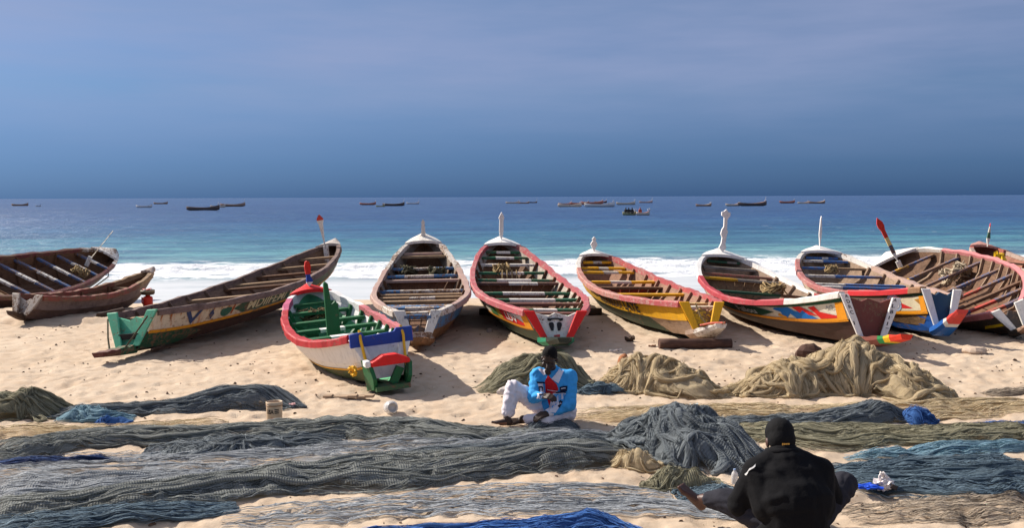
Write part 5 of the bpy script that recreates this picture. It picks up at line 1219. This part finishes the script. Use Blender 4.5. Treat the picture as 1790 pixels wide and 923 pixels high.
conform(jk2, [[(.205, -.01), (.24, .03), (.245, .018), (.215, -.02)]], GOLD, man2, 'pocket_trim', off=.008)

man2.scale = (1.1, 1.1, 1.08)
# ------------------------------------------------------------------ small things on the beach
def on_sand(px, py, dz=0.0):
    g = ground(px, py); return Vector((g.x, g.y, float(sand_height(g.x, g.y)) + dz))
# tin bucket
p = on_sand(480, 741); bk = thing('bucket', 'dented cream tin with dark letters and bars standing by the dark bank of net', 'bucket', p)
mb = MB(); mb.lathe([(.080, 0), (.084, .01), (.086, .20), (.089, .215), (.089, .235), (.083, .238), (.080, .225), (.078, .02)], n=28); mb.build('shell', plain('cream_tin', (.56, .42, .28), .5, .25, 14), bk, True)
mb = MB(); mb.lathe([(.0876, .192), (.0905, .198), (.0876, .204)], n=28); mb.build('rim_band', plain('brown_tin', (.30, .16, .08), .5), bk, True)
def wrap(o_, R):                                       # bend a flat front text round a can
    for v in o_.data.vertices:
        a = v.co.x / R; v.co.y = -math.cos(a) * R; v.co.x = math.sin(a) * R
t_ = flat_text('USA', (-.072, 0, .112), (1, 0, 0), (0, 0, 1), .085, .050, BLACKP, bk, .03); wrap(t_, .0885)
for k in range(3):
    q = mesh_from('bar', [(.022 + .05 * i / 6, 0, z_) for i in range(7) for z_ in (.118 + .019 * k, .127 + .019 * k)], [(2 * i, 2 * i + 2, 2 * i + 3, 2 * i + 1) for i in range(6)], bk, BLACKP); wrap(q, .0885)
q = mesh_from('red_mark', [(-.02 + .03 * i / 4, 0, z_) for i in range(5) for z_ in (.062, .070)], [(2 * i, 2 * i + 2, 2 * i + 3, 2 * i + 1) for i in range(4)], bk, plain('red_print', (.5, .12, .05))); wrap(q, .0885)
# plastic jar lying on its side
GL = NT('clear_plastic'); gb = GL.n('ShaderNodeBsdfPrincipled'); gb.inputs['Base Color'].default_value = (.82, .8, .78, 1); gb.inputs['Roughness'].default_value = .25; gb.inputs['Transmission Weight'].default_value = .35; gb.inputs['Alpha'].default_value = .75; CLEAR = GL.done(gb.outputs[0])
p = on_sand(683, 724); jr = thing('plastic_jar', 'empty clear plastic jar lying on the sand with its mouth towards the viewer', 'jar', p + Vector((0, 0, .075)), .35)
R_ = Matrix.Rotation(math.radians(80), 3, 'X')
mb = MB(); mb.lathe([(.04, -.08), (.068, -.075), (.075, -.05), (.075, .05), (.066, .07), (.050, .078), (.050, .098), (.044, .098), (.044, .07), (.06, .04), (.06, -.06)], rot=R_, n=24); mb.build('jar_body', CLEAR, jr, True)
mb = MB(); mb.lathe([(.053, .080), (.056, .085), (.056, .097), (.048, .099), (.046, .085)], rot=R_, n=24); mb.build('neck_ring', plain('grey_plastic', (.42, .40, .38), .4), jr, True)
# red canister with dark tray
p = on_sand(258, 541); p = ground(259, 540); p.z = float(sand_height(p.x, p.y)); cn = thing('canister', 'red fuel canister topped by a dark round tray, between two brown boats', 'canister', p)
REDP = plain('red_plastic', (.50, .025, .012), .4, .3, 8)
mb = MB(); mb.lathe([(.09, 0), (.105, .02), (.105, .22), (.095, .25), (.05, .27), (.05, .30)], n=20); mb.build('body', REDP, cn, True)
mb = MB(); mb.lathe([(.07, .29), (.13, .30), (.15, .33), (.15, .40), (.135, .41), (.125, .36), (.05, .35)], n=20); mb.build('tray', plain('dark_tray', (.055, .035, .02), .5), cn, True)
mb = MB(); mb.lathe([(.152, .375), (.156, .382), (.152, .39)], n=20); mb.build('tray_rim', plain('cream_rim', (.5, .42, .28), .5), cn, True)
for k in range(6):
    a = k * 1.05; mb = MB(); mb.lathe([(.02, 0), (.042, .015), (.042, .045), (.02, .06)], (.075 * math.cos(a), .075 * math.sin(a), .365 + .01 * (k % 2)), 8); mb.build('float', REDP if k % 2 else plain('white_cork', (.6, .5, .45)), cn, True)
mb = MB(); mb.tube([(-.10, 0, .2), (-.13, 0, .24), (-.13, 0, .12), (-.10, 0, .08)], .016, 6); mb.build('handle', REDP, cn)
# roller log, timbers, stones
def log(name, label, cat, a, b, r, m, n=14):
    a = Vector(a); b = Vector(b); mid = (a + b) / 2; mb = MB(); pts = [a.lerp(b, k / 6) - mid for k in range(7)]
    mb.tube(pts, [r * (1 + .05 * math.sin(k * 2.2)) for k in range(7)], n); o = mb.build(name, m, None, True); o.location = mid
    for pl in o.data.polygons:
        if len(pl.vertices) > 4: pl.use_smooth = False
    return tag(o, label, cat)
ga = on_sand(1152, 609); gb_ = on_sand(1278, 607)
log('roller_log', 'thick brown round log under the stern of the yellow boat', 'log', ga + Vector((0, 0, .07)), gb_ + Vector((0, 0, .07)), .085, wood((.05, .025, .018), (.14, .07, .05)))
ga = on_sand(838, 556); gb_ = on_sand(1052, 556)
log('launching_timber', 'dark timber lying crosswise under the white and red middle boat', 'timber', ga + Vector((0, 0, .05)), gb_ + Vector((0, 0, .05)), .075, WOODDK, 8)
ga = on_sand(172, 562); gb_ = on_sand(215, 552)
log('driftwood', 'short dark piece of driftwood on the sand behind the mint green stern', 'driftwood', ga + Vector((0, 0, .03)), gb_ + Vector((0, 0, .05)), .05, WOODDK, 7)
def stone(name, label, cat, px, py, r, m, seed, group=None):
    p = on_sand(px, py, r[2] * .45); V, Fc = [], []; ellipsoid(V, Fc, (0, 0, 0), r, None, 14); A = np.array(V)
    d = 1 + .30 * fbm(A[:, 0] / r[0] * 1.1 + seed, A[:, 1] / r[1] * 1.1 + A[:, 2] / r[2], seed, 3); A = A * d[:, None]
    o = mesh_from(name, A, Fc, None, m, False); o.location = p; return tag(o, label, cat, group)
stone('rusty_lump', 'dark rusty lump at the left foot of the tall tan net peak', 'stone', 1415, 622, (.22, .16, .14), plain('rust_lump', (.07, .035, .025), .9, .5, 9, .8), 3)
stone('brick_fragment', 'orange brown broken brick behind the tan heap of net', 'brick', 1090, 640, (.09, .10, .14), plain('orange_brick', (.33, .13, .055), .9, .3, 9, .6), 5)
stone('pale_stone', 'whitish stone beside the knee of the man in blue', 'stone', 882, 688, (.10, .07, .07), plain('pale_stone', (.5, .44, .40), .9, .3, 9, .6), 7)
stone('sand_mound', 'pale pile of sand on the shaded ground near the right edge', 'mound', 1704, 619, (.20, .14, .07), plain('pale_sand', (.52, .40, .30), .95, .2, 40, .4), 9)
stone('small_stone', 'small pale stone in the shadow left of the middle boat', 'stone', 856, 580, (.06, .05, .06), plain('grey_stone', (.36, .30, .26), .9, .3, 9, .6), 11)
# scraps
def scrap(name, label, cat, px, py, d, m, rz=0.3, tilt=.12):
    p = on_sand(px, py, d[2] * .6 + .005); mb = MB(); n = 6
    for k in range(n):
        f = (k + .5) / n - .5; mb.box((f * d[0], .12 * d[1] * math.sin(k * 1.9), .3 * d[2] * math.cos(k * 2.3)), (d[0] / n * 1.02, d[1] * (1 - .25 * abs(f) - .1 * (k % 2)), d[2]))
    o = mb.build(name, m); o.location = p; o.rotation_euler = (tilt, -tilt, rz); return tag(o, label, cat)
scrap('wood_block', 'small black wooden block on the sand in front of the yellow boat', 'wood scrap', 1101, 597, (.16, .08, .06), WOODDK, .35)
scrap('wood_chip', 'thin reddish chip of wood near the end of the round log', 'wood scrap', 1140, 606, (.12, .05, .02), wood((.15, .07, .04), (.32, .17, .1)), -.2)
scrap('white_shell', 'long whitish shell piece at the tip of the middle boat shadow', 'shell', 1076, 614, (.20, .06, .025), plain('shell_white', (.6, .52, .45)), .05)
scrap('sand_ridge_plank', 'plank standing in for a dug sand ridge in front of the green and white boat', 'plank', 610, 697, (.62, .12, .03), wood((.30, .2, .13), (.5, .37, .25)), -.1, .03)  # wooden strip added where there is only a low ridge of dug sand
scrap('blue_wrapper', 'tiny pale blue plastic wrapper on the sand left of the man in black', 'litter', 1213, 707, (.10, .04, .02), plain('wrapper_blue', (.35, .55, .66), .3), .1)
scrap('white_scrap', 'small white scrap on the flat tan film near the large heap', 'litter', 1430, 692, (.05, .04, .03), plain('wrapper_white', (.7, .66, .62), .4), .1)
scrap('red_white_rag', 'little red and white rag at the tip of the dark net bank', 'rag', 511, 714, (.07, .04, .03), plain('rag_pink', (.6, .35, .35), .8), .7)
# plastic bag and blue cloth beside the man in black
def crumple(name, label, cat, px, py, r, m, seed, amp=.5, sub=24):
    p = on_sand(px, py, r[2] * .6 + .05); V, Fc = [], []; ellipsoid(V, Fc, (0, 0, 0), r, None, sub); A = np.array(V)
    u = np.arctan2(A[:, 1], A[:, 0]); w = A[:, 2] / r[2]
    d = 1 + amp * (np.abs(noise2(A[:, 0] / r[0] * 2.2 + seed, A[:, 1] / r[1] * 2 + w * 1.5, seed)) * 1.6 - .5) + .25 * noise2(A[:, 0] / r[0] * 5, w * 5 + A[:, 1] / r[1] * 3, seed + 3)
    o = mesh_from(name, A * d[:, None], Fc, None, m, False); o.location = p; return o, cat, label
WPL = plain('white_plastic_film', (.72, .66, .64), .35, .15, 18, .4); BPL = plain('blue_plastic_film', (.012, .07, .52), .4, .3, 18, .4)
bag = thing('plastic_bag', 'crumpled white plastic bag with knotted handles on the teal net', 'plastic bag', on_sand(1547, 862, .06))
o_, _, _ = crumple('bag_body', '', '', 1547, 862, (.085, .07, .055), WPL, 5); o_.parent = bag; o_.location = (0, 0, .03)
for s_ in (-1, 1):
    mb = MB(); mb.tube([(s_ * .02 - .02, 0, .06), (s_ * .03 - .02, -.01, .10), (s_ * .012 - .03, 0, .135), (s_ * -.01 - .02, .01, .10)], [.016, .012, .009, .014], 6); mb.build('bag_handle', WPL, bag, True)
mb = MB(); mb.box((.045, -.07, .03), (.05, .03, .035), Matrix.Rotation(.4, 3, 'Y')); mb.build('dark_print', plain('bag_dark', (.04, .03, .03)), bag)
o_, c_, l_ = crumple('blue_cloth', 'bright blue plastic sheet scrap beside the white plastic bag', 'plastic sheet', 1519, 865, (.10, .06, .022), BPL, 8); tag(o_, l_, c_)
bt = thing('plastic_bottle', 'clear plastic bottle half hidden beside the left arm of the man in black', 'bottle', on_sand(1284, 852, .05), .2); bt.scale = (.62, .62, .55)
mb = MB(); mb.lathe([(.03, -.02), (.043, 0), (.045, .10), (.045, .13), (.036, .16), (.016, .185), (.016, .20)], n=18); mb.build('bottle_body', CLEAR, bt, True)
mb = MB(); mb.lathe([(.017, .195), (.018, .2), (.018, .216), (.012, .218)], n=14); mb.build('cap', plain('blue_cap', (.3, .4, .6), .4), bt, True)
# ropes lying in the boats and hanging from them
def rope(label, boat, paths, r, m, name='rope'):
    o_, h_, a_ = BOATS[boat]; mb = MB()
    for pth in paths: mb.tube([Vector(q) for q in pth], r, 5)
    ob = mb.build(name, m, None, True); ob.matrix_world = o_.matrix_world.copy(); return tag(ob, label, 'rope')
def tangle(c, ext, n, seed):
    rs = random.Random(seed); out = []
    for k in range(n):
        a = rs.uniform(0, 6.28); p = []
        for j in range(14):
            w = a + j * rs.uniform(.35, .6); p.append((c[0] + ext[0] * math.cos(w) * rs.uniform(.6, 1), c[1] + ext[1] * math.sin(w) * rs.uniform(.6, 1) + ext[1] * .4 * math.sin(a), c[2] + ext[2] * math.sin(w * 1.7 + a) * rs.uniform(.4, 1)))
        out.append(p)
    return out
def in_boat(b, s, f, dz):
    h_ = BOATS[b][1]; return (s * h_.L, f * h_.beam(s), h_.top(s) + dz)
rope('dark green tangled rope heaped at the left inside the weathered blue boat', 'blue_weathered', tangle(in_boat('blue_weathered', .78, .42, -.12), (.22, .16, .12), 14, 1), .012, ROPEDK)
rope('dark green tangled rope heaped at the right inside the weathered blue boat', 'blue_weathered', tangle(in_boat('blue_weathered', .76, -.45, -.14), (.25, .18, .16), 20, 2), .012, ROPEDK)
rope('brown rope hanging in loops over the thwarts of the middle boat', 'red_white', tangle(in_boat('red_white', .73, .25, -.02), (.16, .14, .14), 16, 3) + [[in_boat('red_white', .70, .25 - .12 * k, .02), in_boat('red_white', .695, .25 - .12 * k, -.16), in_boat('red_white', .69, .27 - .12 * k, -.34)] for k in range(4)], .014, ROPE)
rope('tangled rope over the thwarts near the bow of the patterned boat', 'patterned', tangle(in_boat('patterned', .66, -.35, .0), (.30, .22, .12), 18, 4), .013, ROPE)
rope('coiled rope in the bow of the boat with the needle', 'blue_hull', tangle(in_boat('blue_hull', .76, .18, .0), (.14, .12, .10), 12, 5), .013, ROPE)
rope('pale rope heaped against the raised side of the heeled boat', 'pink_tilted', tangle(in_boat('pink_tilted', .70, -.55, -.18), (.35, .26, .18), 22, 6), .015, plain('pale_rope', (.42, .34, .24), .9, .4, 60))
rope('tangled rope in the bow of the heeled dark boat at the left', 'far_left', tangle(in_boat('far_left', .78, -.3, -.10), (.28, .20, .12), 16, 7), .013, ROPE)
rope('dry brown net ropes in the bow of the small green and white boat', 'green_white', tangle(in_boat('green_white', .84, .1, -.16), (.18, .20, .10), 18, 8), .010, plain('dry_rope', (.17, .115, .055), .9, .4, 60))
h_ = BOATS['far_left'][1]; q = h_.pt(-1, .86, 2.9)
rope('dark mooring line hanging from the bow of the heeled boat at the left', 'far_left', [[q + Vector((0, -.02, .05)), q + Vector((.0, -.08, -.15)), q + Vector((.02, .08, -.42)), q + Vector((0, .22, -.65))]], .018, ROPEDK, 'mooring_line')
# yellow oilskin over the rail at the right edge
o_, h_, a_ = BOATS['back_right']; o2, _, _ = crumple('oilskin', '', '', 1790, 520, (.16, .12, .24), plain('yellow_oilskin', (.75, .48, .015), .45, .15, 12), 12)
o2.location = o_.matrix_world @ h_.pt(1, .50, 2.95) + Vector((-.05, -.05, .10)); tag(o2, 'yellow oilskin hanging over a boat rail at the right edge', 'oilskin')
# crumbs of wood and shell
def crumbs():
    rs = np.random.RandomState(4); V, Fc = [], []
    for k in range(800):
        if k < 560: px, py = rs.uniform(-40, 1830), rs.uniform(560, 700)
        else: px, py = rs.uniform(-40, 1830), rs.uniform(700, 920)
        p = on_sand(px, py, .004); r = rs.uniform(.006, .022) * (1.6 if rs.uniform() < .08 else 1); b = len(V); a = rs.uniform(0, 6.28)
        for dx, dy, dz in ((-1, -.5, 0), (1, -.4, 0), (.8, .6, 0), (-.9, .5, 0), (-.5, -.2, .7), (.6, .1, .8)):
            V.append((p.x + r * (dx * math.cos(a) - dy * math.sin(a)), p.y + r * (dx * math.sin(a) + dy * math.cos(a)), p.z + r * dz - .002))
        Fc += [(b, b + 1, b + 5, b + 4), (b + 1, b + 2, b + 5), (b + 2, b + 3, b + 4, b + 5), (b + 3, b, b + 4)]
    o = mesh_from('debris', V, Fc, None, plain('dark_debris', (.10, .06, .04), .9, .6, 3)); tag(o, 'small dark crumbs of wood and shell scattered over the sand', 'debris', kind='stuff')
crumbs()

# ------------------------------------------------------------------ boats out on the water
def far_boat(label, px, py, wpx, hull_col, in_col, turn=0.15, posts=(0.5, 0.0), flip=1):
    g = ground(px, py, SEA_Z); d = g.y; L = wpx * d / F / max(.5, math.cos(turn)); hb = min(1.25, .085 * L + .45)
    o = thing('moored_boat', label, 'boat', (g.x, g.y, SEA_Z - .12), turn if flip > 0 else math.pi - turn, group='boats moored out on the water')
    n = 18; V = []; bm_ = .11 * L + .12
    for i in range(n + 1):
        s = i / n; f = 2 * s - 1; b = bm_ * max(0.03, 1 - abs(f) ** 2.6); t_ = hb * (.80 + .55 * max(0, f) ** 2.2 + .25 * max(0, -f) ** 2.2); k = .35 * hb * abs(f) ** 5
        x = (s - .5) * L
        V += [(x, -b, t_), (x, -b * .72, k + .15), (x, 0, k), (x, b * .72, k + .15), (x, b, t_), (x, b * .9, t_), (x, b * .6, k + .30), (x, -b * .6, k + .30), (x, -b * .9, t_)]
    Fc, M = [], []
    for i in range(n):
        for k in range(9):
            Fc.append((i * 9 + k, i * 9 + (k + 1) % 9, i * 9 + 9 + (k + 1) % 9, i * 9 + 9 + k)); M.append(1 if k in (5, 6, 7) else 0)
    Fc += [tuple(range(9))[::-1], tuple(n * 9 + k for k in range(9))]; M += [0, 0]
    mesh_from('hull', V, Fc, o, [hull_col, in_col], True, M)
    mb = MB()
    for s in (.25, .45, .62, .78): mb.box(((s - .5) * L, 0, hb * .78), (.18, bm_ * 1.6, .06))
    mb.build('thwart', in_col, o)
    mb = MB(); mb.box((L * .46, 0, hb * 1.35 + .12), (.5, .28, .12)); mb.build('bow_deck', FWH, o)
    if posts[0]: mb = MB(); mb.tube([(L * .46, 0, hb * 1.2), (L * .475, 0, hb * 1.3 + posts[0])], [.06, .035], 6); mb.build('stem_post', FWH, o)
    return o
FWH = plain('far_white_paint', (.72, .68, .64), .6, .15, 1.5); FBR = plain('far_brown_wood', (.42, .25, .17), .8, .5, 1.5); FDK = plain('far_dark_wood', (.14, .10, .085), .8, .5, 1.5); FRD = plain('far_red_paint', (.58, .20, .13), .7, .5, 1.5); FTN = plain('far_tan_wood', (.68, .55, .42), .8, .4, 1.5); FGN = plain('far_green_paint', (.34, .32, .16), .7, .4, 1.5); FPK = plain('far_pink_paint', (.58, .40, .36), .7, .4, 1.5)
for a in [
    ('dark boat far out, first one from the left edge', 35, 360, 28, FBR, FDK, .1, (.7, 0)),
    ('tiny white boat far out just right of the first dark one', 67, 361, 8, FWH, FDK, .4, (0, 0)),
    ('plain white boat far out in front of a brown one', 252, 363, 27, FWH, FBR, .12, (0, 0)),
    ('brown boat far out behind and right of the plain white one', 281, 357, 24, FBR, FDK, .1, (.4, 0)),
    ('long dark boat far out, largest of the left cluster', 355, 368, 56, FDK, FBR, .12, (.8, 0)),
    ('pale boat touching the bow of the long dark boat', 381, 363, 25, FTN, FBR, .2, (.5, 0)),
    ('brown boat with a raised white tip at the right end of the left cluster', 407, 361, 42, FBR, FTN, .16, (1.2, 0)),
    ('reddish boat far out at the left end of the centre left cluster', 643, 358, 28, FRD, FTN, .12, (.9, 0)),
    ('short dark boat far out in front of the reddish one', 665, 362, 15, FGN, FDK, .25, (.4, 0)),
    ('low black boat far out, longest of the centre left cluster', 688, 360, 38, FDK, FTN, .12, (1.0, 0)),
    ('white boat far out at the right end of the centre left cluster', 722, 357, 22, FWH, FPK, .2, (1.3, 0)),
    ('pale grey boat far out, left of two brown ones above the middle boat', 896, 356, 24, FTN, FBR, .1, (.7, 0)),
    ('brown boat far out, between a pale boat and a dark one above the middle boat', 916, 356, 18, FBR, FTN, .1, (.5, 0)),
    ('short dark boat with a white prow far out above the middle boat', 932, 355, 14, FDK, FBR, .15, (1.4, 0)),
    ('long cream boat at the lower left of the big reddish cluster', 996, 362, 42, FTN, FBR, .10, (.3, 0)),
    ('grey boat behind the cream one in the big reddish cluster', 988, 358, 24, FPK, FDK, .1, (.4, 0)),
    ('red brown boat in the left middle of the big cluster', 1013, 358, 34, FRD, FTN, .12, (.4, 0)),
    ('orange brown boat piled among others in the heart of the big cluster', 1035, 357, 40, FRD, FBR, .15, (.7, 0)),
    ('dark boat at the upper right of the big cluster', 1050, 355, 22, FDK, FRD, .15, (.8, 0)),
    ('long white sided boat along the front of the big cluster', 1048, 362, 54, FWH, FDK, .14, (.6, 0)),
    ('cream and brown boat just right of the big cluster', 1094, 358, 34, FTN, FDK, .16, (.9, 0)),
    ('small pale boat with a tall tip, second right of the big cluster', 1129, 355, 24, FPK, FBR, .16, (1.6, 0)),
    ('yellow green boat carrying people, nearest of the boats on the water', 1100, 376, 24, FGN, FTN, .1, (0, 0)),
    ('tan boat lying end to end with the boat carrying people', 1124, 376, 24, FTN, FRD, .12, (.4, 0)),
    ('lone brown boat far out above the tall carved bow post', 1230, 361, 28, FBR, FTN, .12, (.4, 0)),
    ('cream boat touching the stern of the long black boat', 1281, 360, 26, FTN, FPK, .1, (.3, 0)),
    ('long black boat with white prow, largest on the water at the right', 1315, 360, 52, FDK, FBR, .14, (1.2, 0)),
    ('reddish boat far out right of the long black boat', 1376, 355, 28, FRD, FDK, .12, (.7, 0)),
    ('pale boat far out, second from the right end', 1404, 356, 20, FTN, FBR, .1, (.2, 0)),
    ('brown boat far out, last one on the right', 1428, 356, 30, FBR, FTN, .12, (.6, 0)),
]: far_boat(*a)
for k, (px, lab) in enumerate(((1094, 'leftmost of the three tiny people sitting in the yellow green boat'), (1099, 'middle one of the three tiny people sitting in the yellow green boat'), (1105, 'rightmost of the three tiny people sitting in the yellow green boat'), (1119, 'tiny person in red sitting in the tan boat on the water'))):
    g = ground(px, 376, SEA_Z); o = thing('person', lab, 'person', (g.x, g.y, SEA_Z + .35), group='people sitting in boats on the water')
    blob('body', [('c', (0, 0, .0), .17, (0, .05, .45), .16), ('c', (-.18, .05, .48), .08, (.18, .05, .48), .08), ('c', (-.2, .05, .45), .07, (-.24, -.15, .15), .06), ('c', (.2, .05, .45), .07, (.24, -.15, .15), .06), ('e', (0, .04, .74), (.10, .11, .13)), ('c', (-.1, 0, 0), .1, (-.12, -.4, .05), .08), ('c', (.1, 0, 0), .1, (.12, -.4, .05), .08)], [plain('far_person', (.03, .025, .025) if k < 3 else (.4, .08, .04))], o, .05, 2)
